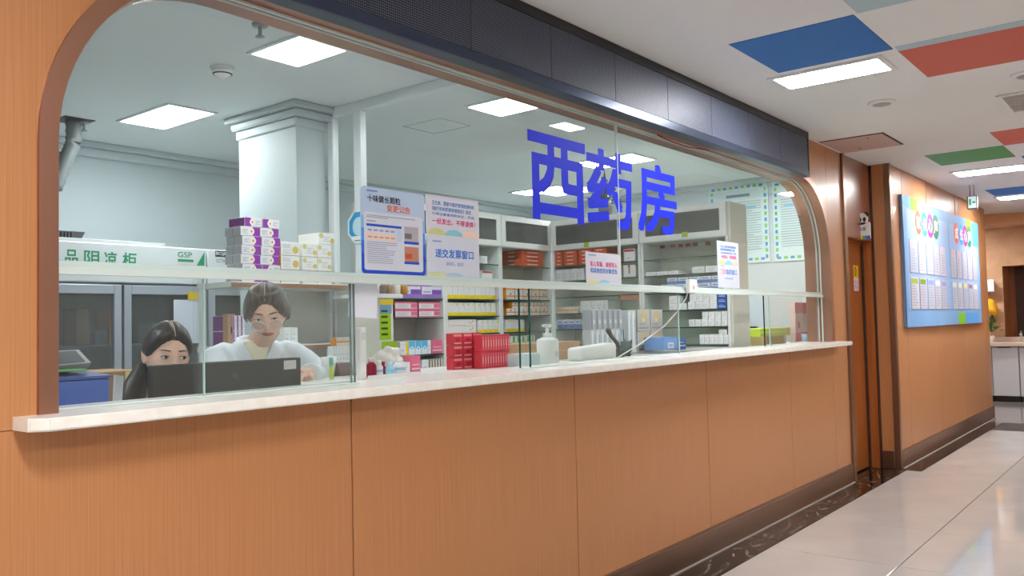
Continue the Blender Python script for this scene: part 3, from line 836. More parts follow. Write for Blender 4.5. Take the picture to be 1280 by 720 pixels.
bm = bmesh.new(); patch(bm, pE, o8(.1), .0006); finish('blue_field', bm, ink(40, 150, 210), em)
bm = bmesh.new(); patch(bm, pE, [(.06 * math.cos(a / 10 * math.pi), .06 * math.sin(a / 10 * math.pi)) for a in range(20)], .001); finish('emblem_disc', bm, ink(190, 224, 236), em)
prints('base_band', em, pE, [(-.07, -.085, .07, -.06)], ink(240, 244, 246), .0012)

# ---- medical fridges
FRY = 3.25
def fridge(label, x0, x1, ndoor, text, group='tall glass-door medicine fridges'):
    t = thing('medical_fridge', label, 'fridge', ((x0 + x1) / 2, FRY, 0), group=group)
    def body(bm):
        add_box(bm, x0, x0 + .04, FRY + .05, FRY + .7, .05, 1.69); add_box(bm, x1 - .04, x1, FRY + .05, FRY + .7, .05, 1.69)
        add_box(bm, x0 + .04, x1 - .04, FRY + .66, FRY + .7, .05, 1.69); add_box(bm, x0 + .04, x1 - .04, FRY + .05, FRY + .66, .05, .3)
        add_box(bm, x0 + .04, x1 - .04, FRY + .05, FRY + .66, 1.66, 1.69)
    part('body', t, M('fridge_body', (150, 156, 162), .4), body)
    pbox('header', t, x0, x1, FRY, FRY + .7, 1.69, 1.945, M('fridge_header', (216, 222, 224), .35), .006)
    pbox('lower_grille', t, x0, x1, FRY + .02, FRY + .05, .05, .3, dark_grey, .003)
    for zz in (.62, .95, 1.27): 
        pbox('wire_shelf', t, x0 + .045, x1 - .045, FRY + .12, FRY + .6, zz, zz + .012, grey_pl, 0)
    w = (x1 - x0) / ndoor
    for k in range(ndoor):
        a, b = x0 + k * w + .008, x0 + (k + 1) * w - .008
        d = part('door', t, fridge_fr, lambda bm: (add_box(bm, a, a + .05, FRY, FRY + .045, .31, 1.675, .003), add_box(bm, b - .05, b, FRY, FRY + .045, .31, 1.675, .003), add_box(bm, a + .05, b - .05, FRY, FRY + .045, 1.615, 1.675, .003), add_box(bm, a + .05, b - .05, FRY, FRY + .045, .31, .37, .003)))
        pbox('door_glass', d, a + .05, b - .05, FRY + .018, FRY + .026, .37, 1.615, g_fridge, 0)
    return t
gx = [onY(154, 400, FRY).x, onY(258.5, 400, FRY).x]
dw = gx[1] - gx[0]
F1 = fridge('double glass-door medicine fridge with green lettering on its header', gx[0] - dw, gx[1], 2, '')
F2 = fridge('second glass-door medicine fridge, half hidden behind the column', gx[1] + .012, gx[1] + .012 + dw, 1, '')
pF = Plane((0, FRY - .0005, 0), (1, 0, 0), (0, 0, 1), (0, -1, 0))
def fz(px, py): 
    q = onY(px, py, FRY); return q.x, q.z
gi = ink(34, 150, 104)
zt, zb_ = fz(110, 313)[1], fz(110, 333)[1]
cs = [(fz(81, 325)[0], fz(97.5, 325)[0], '品'), (fz(105, 325)[0], fz(124, 325)[0], '阴'), (fz(130, 325)[0], fz(146, 325)[0], '凉'), (fz(153, 325)[0], fz(171, 325)[0], '柜')]
wch = cs[0][1] - cs[0][0]
lettering('lettering', F1, pF, [('药', cs[0][0] - wch * 1.5, zb_, wch, zt - zb_)] + [(c, a, zb_, b - a, zt - zb_) for a, b, c in cs], gi, .02, .0008)
g0, g1 = fz(222, 321.5), fz(240, 315.5)
lettering('lettering', F1, pF, [('GSP', g0[0], g0[1], g1[0] - g0[0], g1[1] - g0[1])], gi, .01, .0008)
prints('underline', F1, pF, [(g0[0], g0[1] - .03, g1[0] + .01, g0[1] - .012)], gi, .0008)
q0, q1, q2 = fz(245.5, 332), fz(255.5, 332), fz(255.5, 315)
bm = bmesh.new(); patch(bm, pF, [(q0[0], q0[1]), (q1[0], q1[1]), (q2[0], q2[1])], .0008); finish('green_triangle', bm, gi, F1)
q0, q1 = fz(269, 321), fz(291, 314.5)
prints('name_block', F2, pF, [(q0[0], q0[1], q1[0], q1[1])], ink(50, 54, 60), .0008)
lettering('lettering', F2, pF, [('BOJING', q0[0] + .006, q0[1] + .008, q1[0] - q0[0] - .012, q1[1] - q0[1] - .016)], ink(236, 238, 240), .01, .0014)
q0, q1 = fz(270, 328), fz(281, 324.5)
lettering('lettering', F2, pF, [('CCTV', q0[0], q0[1], q1[0] - q0[0], q1[1] - q0[1])], ink(70, 74, 84), .01, .0008)
# things inside the fridges
random.seed(5)
def fridge_box(name, label, x, y, z, w, d, h_, m):
    o = box(name, x - w / 2, x + w / 2, y - d / 2, y + d / 2, z, z + h_, m, None, .002)
    return tag(o, label, 'box', 'boxes inside the medicine fridges')
fb = [(95, (150, 120, 96), 'brown'), (118, (120, 128, 134), 'grey'), (136, (206, 126, 40), 'orange')]
for px, c, nm in fb:
    q = onY(px, 440, FRY + .3)
    fridge_box('medicine_box', '%s medicine box on the wire shelf behind the left fridge door' % nm, q.x, FRY + .3, 1.283, .085, .2, .1 if nm == 'grey' else .24, M('fr_' + nm, c, .6))
q = onY(190, 450, FRY + .3)
fridge_box('medicine_box', 'pale green medicine box behind the middle fridge door', q.x, FRY + .3, 1.283, .1, .2, .14, ink(170, 186, 180))
# paper list and yellow label on the fridge door
a, b = fz(217, 430), fz(250, 375)
o = box('paper_list', a[0], b[0], FRY - .004, FRY - .001, a[1], b[1], ink(214, 220, 232), None, 0)
tag(o, 'white paper list taped to the middle fridge door', 'paper')
a, b = fz(234, 375), fz(250, 365)
tag(box('yellow_label', a[0], b[0], FRY - .009, FRY - .005, a[1], b[1], ink(214, 186, 40), None, 0), 'small yellow label at the top of the middle fridge door', 'label')
# on top of the fridge
a, b = fz(72, 299), fz(106, 291)
rk = thing('test_tube_rack', 'low dark rack with upright slots on top of the fridge', 'rack', ((a[0] + b[0]) / 2, FRY + .2, 1.945))
pbox('base', rk, a[0], b[0], FRY + .15, FRY + .3, 1.945, 1.957, dark_grey, .001)
for k in range(8):
    xx = a[0] + .005 + (b[0] - a[0] - .02) * k / 7
    pbox('slot_divider', rk, xx, xx + .012, FRY + .15, FRY + .3, 1.957, 2.02, dark_grey, .001)
a, b = fz(100, 299), fz(135, 290)
bm = bmesh.new(); prism(bm, [(a[0], 2.045), (b[0], 2.045), (b[0] - .04, 1.965), (a[0] + .1, 1.985)], 'y', FRY + .32, FRY + .5)
add_box(bm, a[0] + .1, b[0] - .05, FRY + .33, FRY + .49, 1.945, 1.99)
tag(finish('dark_tray', bm, dark_grey, loc=(a[0], FRY + .4, 1.945)), 'dark tilted tray lying on top of the fridge', 'tray')
tag(box('flat_carton', fz(130, 305)[0] - .4, fz(211, 307)[0], FRY + .05, FRY + .14, 1.945, 1.972, ink(196, 200, 200), None, .002), 'flat grey carton strip on the fridge top', 'carton')

# ---- wall shelf by the column with boxes
SHZ = 1.625
rs = thing('storage_rack', 'storage rack with brown-edged boards in front of the column', 'rack', (3.1, 1.95, 0))
for zz in (SHZ, 1.27):
    b_ = pbox('shelf_board', rs, 2.62, 3.56, 1.8, 2.14, zz - .03, zz, white_lam, .001)
    pbox('edge_band', b_, 2.62, 3.56, 1.795, 1.8, zz - .03, zz - .006, M('edge_brown', (150, 112, 84), .5), 0)
pbox('back_panel', rs, 3.0, 3.56, 2.141, 2.155, .9, SHZ - .03, M('rack_back', (206, 206, 198), .6), 0)
for xx in (2.63, 3.53): pbox('upright', rs, xx, xx + .025, 2.1, 2.14, 0, SHZ, alu_w, .002)

# generic printed medicine box -------------------------------------------------
BOXM = {}
def box_mesh(style, w, d, h_):
    k = (style, round(w, 3), round(d, 3), round(h_, 3))
    if k in BOXM: return BOXM[k]
    bm = bmesh.new()
    base, decos = STYLES[style]
    add_box(bm, -w / 2, w / 2, -d / 2, d / 2, 0, h_, min(w, d, h_) * .03, 0)
    mats = [ink(*base)]
    PF = Plane((-w / 2, -d / 2, 0), (1, 0, 0), (0, 0, 1), (0, -1, 0))
    PL = Plane((-w / 2, d / 2, 0), (0, -1, 0), (0, 0, 1), (-1, 0, 0))
    PT = Plane((-w / 2, -d / 2, h_), (1, 0, 0), (0, 1, 0), (0, 0, 1))
    PR = Plane((w / 2, -d / 2, 0), (0, 1, 0), (0, 0, 1), (1, 0, 0))
    for i, (face, a0, b0, a1, b1, c) in enumerate(decos):
        P_, ww, hh = {'f': (PF, w, h_), 'l': (PL, d, h_), 't': (PT, w, d), 'r': (PR, d, h_)}[face[0]]
        mm = ink(*c)
        if mm not in mats: mats.append(mm)
        if len(face) > 1:
            cx, cz, r = (a0 + a1) / 2 * ww, (b0 + b1) / 2 * hh, min((a1 - a0) * ww, (b1 - b0) * hh) / 2
            patch(bm, P_, [(cx + r * math.cos(t / 6 * math.pi), cz + r * math.sin(t / 6 * math.pi)) for t in range(12)], .0004 + .00008 * i, mats.index(mm))
        else:
            rect(bm, P_, a0 * ww, b0 * hh, a1 * ww, b1 * hh, .0004 + .00008 * i, mats.index(mm))
    me = bpy.data.meshes.new('medicine_box'); bm.normal_update(); bm.to_mesh(me); bm.free()
    for mm in mats: me.materials.append(mm)
    BOXM[k] = me
    return me
PUR, WH, GR = (140, 48, 160), (230, 230, 230), (172, 174, 178)
def lines(face, a0, a1, b0, b1, n, c):
    return [(face, a0, b0 + (b1 - b0) * k / n, a1 - (.12 if k % 3 == 1 else 0), b0 + (b1 - b0) * (k + .45) / n, c) for k in range(n)]
STYLES = {
    'purple_r': (WH, [('l', .02, .02, .98, .98, (176, 178, 184)), ('f', .62, .02, .99, .98, PUR), ('fo', .4, .12, .72, .88, (240, 232, 224)), ('fo', .5, .35, .62, .65, (222, 150, 100))] + lines('f', .08, .38, .25, .8, 4, (180, 180, 196)) + [('l', .47, .02, .5, .98, (130, 132, 140))]),
    'purple_l': (WH, [('l', .02, .02, .98, .98, (110, 40, 120)), ('f', .01, .02, .36, .98, PUR), ('fo', .28, .12, .6, .88, (240, 232, 224)), ('fo', .38, .35, .5, .65, (222, 150, 100))] + lines('f', .62, .92, .25, .8, 4, (180, 180, 196))),
    'yellow': ((228, 230, 230), [('f', .0, .0, 1, .26, (240, 214, 30)), ('f', .1, .42, .16, .92, (206, 210, 214)), ('f', .5, .35, .55, .9, (200, 204, 210)), ('fo', .62, .7, .95, .98, (236, 218, 80))]),
    'yellow_top': ((228, 230, 230), [('f', .0, .72, .9, 1, (240, 216, 40)), ('f', .3, .1, .36, .62, (206, 210, 214)), ('f', .7, .1, .74, .62, (206, 210, 214))]),
    'gold_l': ((232, 230, 224), [('l', 0, 0, 1, 1, (206, 150, 56)), ('f', .08, .55, .5, .85, (206, 210, 220)), ('fo', .62, .1, .95, .75, (206, 184, 96))] + lines('f', .1, .55, .15, .5, 3, (200, 204, 210))),
    'white_gold': ((232, 231, 226), [('fo', .02, .5, .3, .98, (214, 200, 130)), ('fo', .7, .05, .98, .6, (212, 192, 110))] + lines('f', .3, .72, .25, .75, 3, (200, 204, 214))),
    'pink': ((232, 228, 230), [('l', 0, 0, 1, 1, (176, 60, 96)), ('f', 0, .78, 1, 1, (222, 106, 138)), ('f', 0, 0, 1, .12, (222, 106, 138)), ('f', .7, .2, 1, .75, (226, 120, 146))] + lines('f', .1, .6, .25, .7, 3, (196, 190, 200))),
    'pink_full': ((222, 110, 140), [('f', .1, .2, .9, .3, (240, 200, 210)), ('f', .15, .45, .85, .52, (240, 190, 205))]),
    'violet': ((222, 218, 232), [('f', 0, 0, 1, .35, (150, 120, 190)), ('f', .5, .35, 1, .75, (126, 88, 176)), ('f', .06, .5, .42, .62, (170, 160, 200))]),
    'skyblue': ((224, 232, 238), [('f', .05, .45, .95, 1, (86, 186, 226)), ('fo', .2, .1, .8, .75, (220, 236, 244)), ('fo', .38, .3, .62, .6, (110, 160, 220))]),
    'white_yellow_edge': ((234, 234, 230), [('f', .7, 0, 1, 1, (244, 208, 36)), ('f', .1, .3, .5, .45, (206, 208, 214))]),
    'red': ((214, 62, 76), [('f', .08, .72, .92, .9, (234, 150, 158)), ('f', .12, .1, .88, .2, (238, 170, 176)), ('f', .3, .3, .7, .6, (190, 40, 60))]),
    'red_thin': ((216, 66, 80), [('f', .25, .1, .75, .9, (228, 110, 120)), ('f', .35, .3, .65, .7, (236, 180, 184))]),
    'orange': ((214, 92, 44), [('f', .25, .35, .75, .62, (240, 206, 190)), ('l', .35, .3, .65, .7, (236, 190, 170)), ('f', 0, .0, 1, .06, (170, 60, 26)), ('l', 0, 0, 1, .06, (170, 60, 26))]),
    'orange_white': ((234, 230, 222), [('l', 0, 0, 1, 1, (216, 140, 40)), ('f', 0, .36, 1, .56, (232, 160, 80)), ('f', .4, .62, .6, .86, (196, 120, 60))]),
    'white': ((232, 233, 233), [('f', .1, .3, .55, .4, (200, 204, 210)), ('f', .1, .55, .7, .63, (206, 208, 214))]),
    'white_red_top': ((232, 232, 232), [('f', .05, .78, .95, .96, (190, 60, 50)), ('f', .3, .2, .5, .3, (190, 190, 200))]),
    'white_red_bar': ((232, 232, 230), [('f', .42, .3, .54, 1, (190, 130, 60)), ('f', .4, .78, .56, .96, (204, 50, 50))]),
    'blue_white': ((206, 214, 228), [('f', 0, 0, 1, .48, (96, 128, 188)), ('f', .15, .62, .8, .78, (120, 140, 190))]),
    'blue_dark': ((70, 108, 184), [('f', .1, .3, .9, .42, (196, 212, 236)), ('f', .1, .6, .7, .7, (170, 192, 226))]),
    'blue_big': ((104, 152, 210), [('f', .3, .12, .7, .55, (206, 220, 236)), ('f', .36, .22, .64, .45, (140, 176, 220)), ('f', 0, .86, 1, 1, (84, 132, 198))]),
    'silver': ((166, 172, 178), [('f', .1, .05, .42, .95, (116, 122, 134)), ('f', .55, .3, .9, .5, (206, 210, 214))]),
    'silver_pale': ((196, 202, 206), [('f', .2, .05, .5, .95, (226, 230, 232)), ('f', .6, .2, .8, .8, (150, 160, 170))]),
    'silver_gold': ((176, 174, 168), [('fo', .2, .5, .8, .95, (196, 172, 110)), ('fo', .36, .42, .56, .6, (220, 206, 150)), ('f', .1, .1, .85, .2, (140, 140, 146)), ('f', .1, .28, .6, .36, (150, 148, 150))]),
    'striped': ((226, 226, 220), [('f', 0, 0, .3, 1, (60, 74, 96)), ('f', .3, 0, .5, 1, (214, 170, 90))]),
    'brown_box': ((178, 138, 108), [('f', .4, .4, .6, .6, (40, 34, 32))]),
    'green_white': ((226, 234, 220), [('f', 0, 0, 1, .5, (150, 206, 70)), ('f', .3, .55, .7, .95, (120, 170, 100))]),
    'white_orange_dots': ((234, 230, 226), [('fo', .72, .35, .86, .62, (232, 150, 90)), ('fo', .8, .55, .93, .85, (236, 170, 120)), ('f', .06, .1, .6, .2, (226, 200, 180))]),
}
ORD = ['first', 'second', 'third', 'fourth', 'fifth', 'sixth', 'seventh', 'eighth', 'ninth', 'tenth', 'eleventh', 'twelfth', 'thirteenth', 'fourteenth', 'fifteenth', 'sixteenth']
def mbox(style, label, group, x, y, z, w, d, h_, rz=0.):
    o = bpy.data.objects.new('medicine_box', box_mesh(style, w, d, h_)); COL.objects.link(o)
    o.location = (x, y, z); o.rotation_euler = (0, 0, rz)
    return tag(o, label, 'medicine box', group)
def row_label(n, k, desc, where):
    for a, b in (('in the bottom layer', 'lower-layer '), ('in the upper layer', 'upper-layer ')):
        if a in desc: desc = b + desc.replace(' ' + a, '')
    return '%s %s from left, %s' % (ORD[k], desc, where) if n > 1 else '%s, %s' % (desc, where)
def rowY(style, px0, px1, Y, z, h_, n, d, desc, where, group, gap=.06, jit=0.):
    """n boxes side by side facing the window, their fronts on the plane Y"""
    x0, x1 = onY(px0, 390, Y).x, onY(px1, 390, Y).x; w = (x1 - x0) / n
    for k in range(n):
        lab = row_label(n, k, desc, where)
        mbox(style, lab, group, x0 + w * (k + .5), Y + d / 2 + random.uniform(0, jit), z, w * (1 - gap), d, h_)
def rowX(style, px0, px1, X, z, h_, n, d, desc, where, group, gap=.06):
    """n boxes side by side facing the left, their fronts on the plane X"""
    y0, y1 = onX(px0, 380, X).y, onX(px1, 380, X).y; w = abs(y1 - y0) / n
    for k in range(n):
        lab = row_label(n, k, desc, where)
        mbox(style, lab, group, X + d / 2, max(y0, y1) - w * (k + .5), z, w * (1 - gap), d, h_, -math.pi / 2)

# purple and white boxes: stack of layers on the upper board of the rack
G1 = 'purple and white boxes stacked by the column'
bh = (onY(300, 270, 1.86).z - SHZ) / 7
for lay in range(7):
    z = SHZ + lay * bh
    st = 'purple_l' if lay in (6,) else 'purple_r'
    xa = onY(302 if lay < 6 else 306, 300, 1.86).x; xb2 = onY(350, 300, 1.86).x
    w = (xb2 - xa) / 2
    ly = 'layer %s upward, stack by column' % ['one', 'two', 'three', 'four', 'five', 'six', 'seven'][lay]
    for k in range(2):
        mbox(st if (k == 0 or lay > 1) else 'purple_l', '%s purple and white box in %s' % (('left', 'right')[k], ly), G1, xa + w * (k + .5) + .006 * math.sin(lay * 2.1), 1.86 + .08, z, w * .97, .155, bh * .96)
G2 = 'white and gold boxes on the rack'
bh2 = (onY(380, 303, 1.86).z - SHZ) / 3
for lay in range(3):
    z = SHZ + lay * bh2
    wd = ('bottom', 'middle', 'top')[lay]
    xa, xb2 = onY(352, 320, 1.86).x, onY(376, 320, 1.86).x
    mbox('gold_l', 'white box with golden end in the %s layer beside the purple boxes' % wd, G2, (xa + xb2) / 2, 1.98, z, (xb2 - xa) * .97, .22, bh2 * .97)
    for k, (c0, c1) in enumerate(((379, 398), (398, 416))):
        xa, xb2 = onY(c0, 320, 1.86).x, onY(c1, 320, 1.86).x
        mbox('white_gold', '%s white and gold box in the %s layer near the partition' % (('left', 'right')[k], wd), G2, (xa + xb2) / 2, 1.98, z, (xb2 - xa) * .97, .22, bh2 * .97)
xa, xb2 = onY(401, 300, 1.86).x, onY(421, 300, 1.86).x
mbox('white_gold', 'single white and gold box lying on top of the others', G2, (xa + xb2) / 2, 1.98, SHZ + 3 * bh2, xb2 - xa, .2, bh2 * .85)
# lower board of the rack
G3 = 'boxes on the lower board of the rack'
xa = onY(284, 410, 1.86).x
mbox('brown_box', 'brown carton with round hole lower rack board', G3, xa + .03, 1.89, 1.27, .045, .05, .18)
rowY('purple_l', 291, 306, 1.86, 1.27, .085, 3, .2, 'purple box in the bottom layer', 'lower rack board', G3)
rowY('purple_l', 291, 306, 1.86, 1.356, .085, 3, .2, 'purple box in the upper layer', 'lower rack board', G3)
rowY('white', 355, 372, 1.86, 1.27, .1, 2, .14, 'small white box', 'lower rack board right of woman', G3)
tag(box('warning_sticker', onY(419, 404, 2.138).x, onY(425, 394, 2.138).x, 2.136, 2.1395, onY(422, 404, 2.138).z, onY(422, 394, 2.138).z, ink(176, 110, 90), None, 0), 'small red square sticker on the panel below the rack', 'sticker')

# ---- shelf cabinets: three bays facing the window, two bays facing left
CY, CX = 2.12, 6.0
CT = 2.25
SZ = [1.01, 1.152, 1.293, 1.429, 1.559, 1.70, 1.842]
def cabinet(label, a0, a1, facing, shelves, side_mat=white_lam, closed=True, thick=.018):
    t = thing('shelf_cabinet', label, 'cabinet', ((a0 + a1) / 2, CY + .15, 0) if facing == 'y' else (CX + .15, (a0 + a1) / 2, 0), group='white shelf cabinets of the pharmacy')
    def B(name, u0, u1, v0, v1, z0, z1, m, bev=.002, parent=t):
        # u along the run, v depth from the front
        if facing == 'y': return pbox(name, parent, u0, u1, CY + v0, CY + v1, z0, z1, m, bev)
        return pbox(name, parent, CX + v0, CX + v1, u0, u1, z0, z1, m, bev)
    B('side_panel', a0 + .001, a0 + .025, 0, .3, 0, CT, side_mat); B('side_panel', a1 - .025, a1 - .001, 0, .3, 0, CT, side_mat)
    B('back_panel', a0 + .025, a1 - .025, .288, .3, 0, CT, cream_p, 0)
    B('top_panel', a0 + .025, a1 - .025, .0, .288, CT - .02, CT, white_lam); B('cabinet_floor', a0 + .025, a1 - .025, .0, .288, 1.985, 2.003, white_lam)
    B('base', a0 + .025, a1 - .025, .0, .288, 0, .98, white_lam)
    # upper glazed door
    def fr(bm):
        u0, u1, z0, z1 = a0 + .004, a1 - .004, 1.99, CT - .003
        for p0, p1, q0, q1 in ((u0, u0 + .055, z0, z1), (u1 - .055, u1, z0, z1), (u0 + .055, u1 - .055, z0, z0 + .045), (u0 + .055, u1 - .055, z1 - .045, z1)):
            if facing == 'y': add_box(bm, p0, p1, CY - .018, CY - .001, q0, q1, .001)
            else: add_box(bm, CX - .018, CX - .001, p0, p1, q0, q1, .001)
    d = part('door', t, white_p, fr)
    B('door_glass', a0 + .059, a1 - .059, -.012, -.008, 2.035, CT - .048, g_cab, 0, d)
    for z in shelves:
        B('glass_shelf', a0 + .026, a1 - .026, .005, .285, z - .008, z, g_shelf, 0)
        B('shelf_edge', a0 + .026, a1 - .026, .001, .0048, z - .008, z, M('shelf_edge_green', (52, 74, 66), .3), 0)
    return t
XB = [3.985, 4.64, 5.297, 5.995]
cabinet('white shelf cabinet with the open middle compartment, nearest the partition', XB[0], XB[1], 'y', [1.152, 1.422, 1.559, 1.842])
cabinet('white shelf cabinet bay filled with white and yellow boxes', XB[1], XB[2], 'y', [1.293, 1.429, 1.559, 1.70, 1.842])
cabinet('white shelf cabinet bay in the corner with orange boxes', XB[2], XB[3], 'y', [1.293, 1.429, 1.559, 1.842])
cabinet('white shelf cabinet of the side run next to the corner', 1.23, 2.115, 'x', [1.168, 1.305, 1.439, 1.58, 1.718, 1.849])
cabinet('white shelf cabinet of the side run at the near end', .472, 1.23, 'x', [1.168, 1.305, 1.439, 1.58, 1.718, 1.849])
pbox_end = box('end_panel', CX + .0, CX + .3, .45, .471, 0, CT, cream_p, None, .002)
tag(pbox_end, 'tall cream end panel closing the near end of the shelf cabinets', 'panel')

# boxes on the shelves of the bays facing the window
Ga, Gb, Gc, Gd, Ge = ('boxes in the bay nearest the partition', 'boxes in the white and yellow bay', 'boxes in the corner bay', 'boxes in the side bay by the corner', 'boxes in the near side bay')
IY = CY + .015
rowY('violet', 500, 553, IY, 1.562, .085, 2, .2, 'violet and white box in the bottom layer', 'top shelf of partition bay', Ga)
rowY('violet', 508, 540, IY, 1.648, .06, 2, .2, 'violet and white box in the upper layer', 'top shelf of partition bay', Ga)
rowY('pink', 493, 551, IY, 1.425, .055, 2, .2, 'pink and white box in the bottom layer', 'second shelf of partition bay', Ga)
rowY('pink', 493, 551, IY, 1.481, .055, 2, .2, 'pink and white box in the upper layer', 'second shelf of partition bay', Ga)
rowY('white_yellow_edge', 499, 510, IY, 1.155, .095, 1, .2, 'white box with yellow edge', 'third shelf of partition bay', Ga)
rowY('skyblue', 510, 534, IY, 1.155, .1, 3, .2, 'sky blue box', 'third shelf of partition bay', Ga)
rowY('white', 534, 538, IY, 1.155, .1, 1, .2, 'thin white box', 'between sky blue and pink boxes', Ga)
rowY('pink_full', 538, 553, IY, 1.155, .1, 1, .2, 'plain pink box', 'third shelf of partition bay', Ga)
rowY('white', 526, 535, IY, .985, .13, 1, .2, 'white box', 'beside striped boxes in partition bay', Ga)
rowY('striped', 535, 552, IY, .985, .13, 5, .2, 'striped upright box', 'bottom of partition bay', Ga)
rowY('yellow', 559, 620, IY, 1.562, .115, 9, .22, 'white and yellow box', 'top shelf of yellow bay', Gb)
rowY('yellow', 559, 620, IY, 1.432, .1, 9, .22, 'white and yellow box', 'second shelf of yellow bay', Gb)
rowY('white_orange_dots', 559, 596, IY, 1.296, .055, 1, .22, 'long white box with orange dots, lower one', 'third shelf of yellow bay', Gb)
rowY('white_orange_dots', 559, 596, IY, 1.352, .052, 1, .22, 'long white box with orange dots, upper one', 'third shelf of yellow bay', Gb)
rowY('yellow', 597, 622, IY, 1.296, .1, 4, .22, 'white and yellow box', 'third shelf of yellow bay', Gb)
rowY('white', 603, 611, IY, 1.845, .06, 1, .2, 'small white box', 'above the rail in yellow bay', Gb)
rowY('white_red_top', 603, 617, IY, 1.703, .085, 1, .2, 'white box with red band', 'right of the window notices', Gb)
rowY('orange_white', 633, 685, IY, 1.562, .06, 5, .22, 'orange and white box in the bottom layer', 'upper rows of corner bay', Gc)
rowY('orange_white', 633, 685, IY, 1.623, .055, 5, .22, 'orange and white box in the upper layer', 'upper rows of corner bay', Gc)
rowY('orange_white', 633, 685, IY, 1.432, .055, 5, .22, 'orange and white box in the bottom layer', 'lower rows of corner bay', Gc)
rowY('orange_white', 640, 685, IY, 1.488, .052, 5, .22, 'orange and white box in the upper layer', 'lower rows of corner bay', Gc)
rowY('yellow', 632, 655, IY, 1.296, .1, 4, .22, 'white and yellow box', 'low left in corner bay', Gc)
rowY('green_white', 632, 668, CY + .02, 1.15, .11, 6, .15, 'small green and white box', 'low in the corner bay', Gc)
tag(box('shelf_board', XB[2] + .026, XB[3] - .026, CY + .005, CY + .285, 1.13, 1.148, white_lam, None, 0), 'low white board carrying the green and white boxes in the corner bay', 'board')
for lay in range(4):
    mbox('orange', 'orange box in layer %s of the corner bay, counted upward' % ('one', 'two', 'three', 'four')[lay], Gc, onY(667, 380, IY).x, IY + .11, 1.845 + lay * .034, .3, .22, .032)
# side run facing left
IX = CX + .015
for k, (c0, c1) in enumerate(((693.5, 703), (704, 721), (723, 740), (741, 758))):
    y0, y1 = onX(c0, 320, IX).y, onX(c1, 320, IX).y
    for lay in range(4):
        mbox('orange', 'orange box, layer %s of pile %s from the corner on the side run' % (('one', 'two', 'three', 'four')[lay], ('one', 'two', 'three', 'four')[k]), Gd, IX + .11, (y0 + y1) / 2, 1.852 + lay * .0325, abs(y0 - y1) * .95, .22, .031, -math.pi / 2)
rowX('white', 696, 731, IX, 1.721, .1, 4, .2, 'white box with brown side', 'under the orange boxes of the side run', Gd)
rowX('white_red_top', 781, 796, IX, 1.852, .1, 1, .2, 'white box with red top band', 'far side bay by pane joint', Gd)
rowX('white_red_bar', 780, 796, IX, 1.721, .1, 1, .2, 'white box with red and gold bar', 'far side bay by pane joint', Gd)
rowX('orange_white', 696, 722, IX, 1.442, .055, 6, .2, 'small orange and white box in the bottom layer', 'on the side run by the corner', Gd)
rowX('white', 725, 760, IX, 1.442, .1, 5, .2, 'plain white box', 'behind the silver boxes in the side bay', Gd)
rowX('blue_white', 696, 733, IX, 1.308, .08, 5, .2, 'blue and white box', 'above the cardboard in the side bay', Gd)
rowX('blue_white', 814, 905, IX, 1.583, .06, 6, .2, 'blue and white box in the bottom layer', 'behind rail in near side bay', Ge)
rowX('blue_white', 834, 905, IX, 1.644, .05, 5, .2, 'blue and white box in the upper layer', 'behind rail in near side bay', Ge)
rowX('white', 836, 858, IX, 1.442, .05, 2, .2, 'wide white box in the bottom layer', 'left of cable, near side bay', Ge)
rowX('white', 836, 850, IX, 1.493, .06, 1, .2, 'wide white box in the upper layer', 'left of cable, near side bay', Ge)
rowX('white', 860, 896, IX, 1.442, .06, 4, .2, 'white box in the bottom layer', 'below double notice, near side bay', Ge)
rowX('white', 862, 896, IX, 1.503, .06, 4, .2, 'white box in the upper layer', 'below double notice, near side bay', Ge)
for lay in range(3):
    rowX('blue_dark', 897, 908, IX, 1.442 + lay * .04, .038, 1, .2, 'dark blue box, layer %s upward,' % ('one', 'two', 'three')[lay], 'at the end of the near side bay', Ge)
rowX('white', 860, 909, IX, 1.308, .055, 6, .2, 'white box in the bottom layer', 'one shelf below the dark blue boxes', Ge)
rowX('white', 877, 909, IX, 1.364, .06, 4, .2, 'white box in the upper layer', 'one shelf below the dark blue boxes', Ge)
rowX('white', 873, 909, IX, 1.171, .075, 6, .2, 'white upright box', 'lowest shelf of near side bay', Ge)
rowX('white', 897, 907, IX, 1.247, .035, 2, .2, 'small white box on top', 'lowest shelf of near side bay', Ge)
rowX('white', 808, 850, IX, 1.721, .03, 3, .2, 'flat pale box', 'second shelf of near side bay', Ge)
rowX('white', 866, 900, IX, 1.721, .05, 2, .2, 'flat stacked leaflet box', 'left of the double notice', Ge)
# small red price tags on the cabinet back
PBk = CX + .2865
for k, px in enumerate((828, 841, 851, 860, 869, 885)):
    q = onX(px, 307.5 - (px - 828) * .07, PBk)
    tag(box('price_tag', PBk - .0015, PBk, q.y - .022, q.y + .022, q.z - .02, q.z + .02, ink(168, 84, 66), None, 0), '%s small red square tag from the left inside the near side bay' % ORD[k], 'tag', 'red tags inside the cabinet')
for lab, px, py in (('far', 733, 306), ('near', 856, 293)):
    q = onX(px, py, CX - .018)
    tag(box('price_tag', CX - .0205, CX - .0185, q.y - .025, q.y + .025, q.z - .02, q.z + .02, ink(176, 200, 50), None, 0), 'small yellow-green sticker on the %s glazed cabinet door' % lab, 'tag')
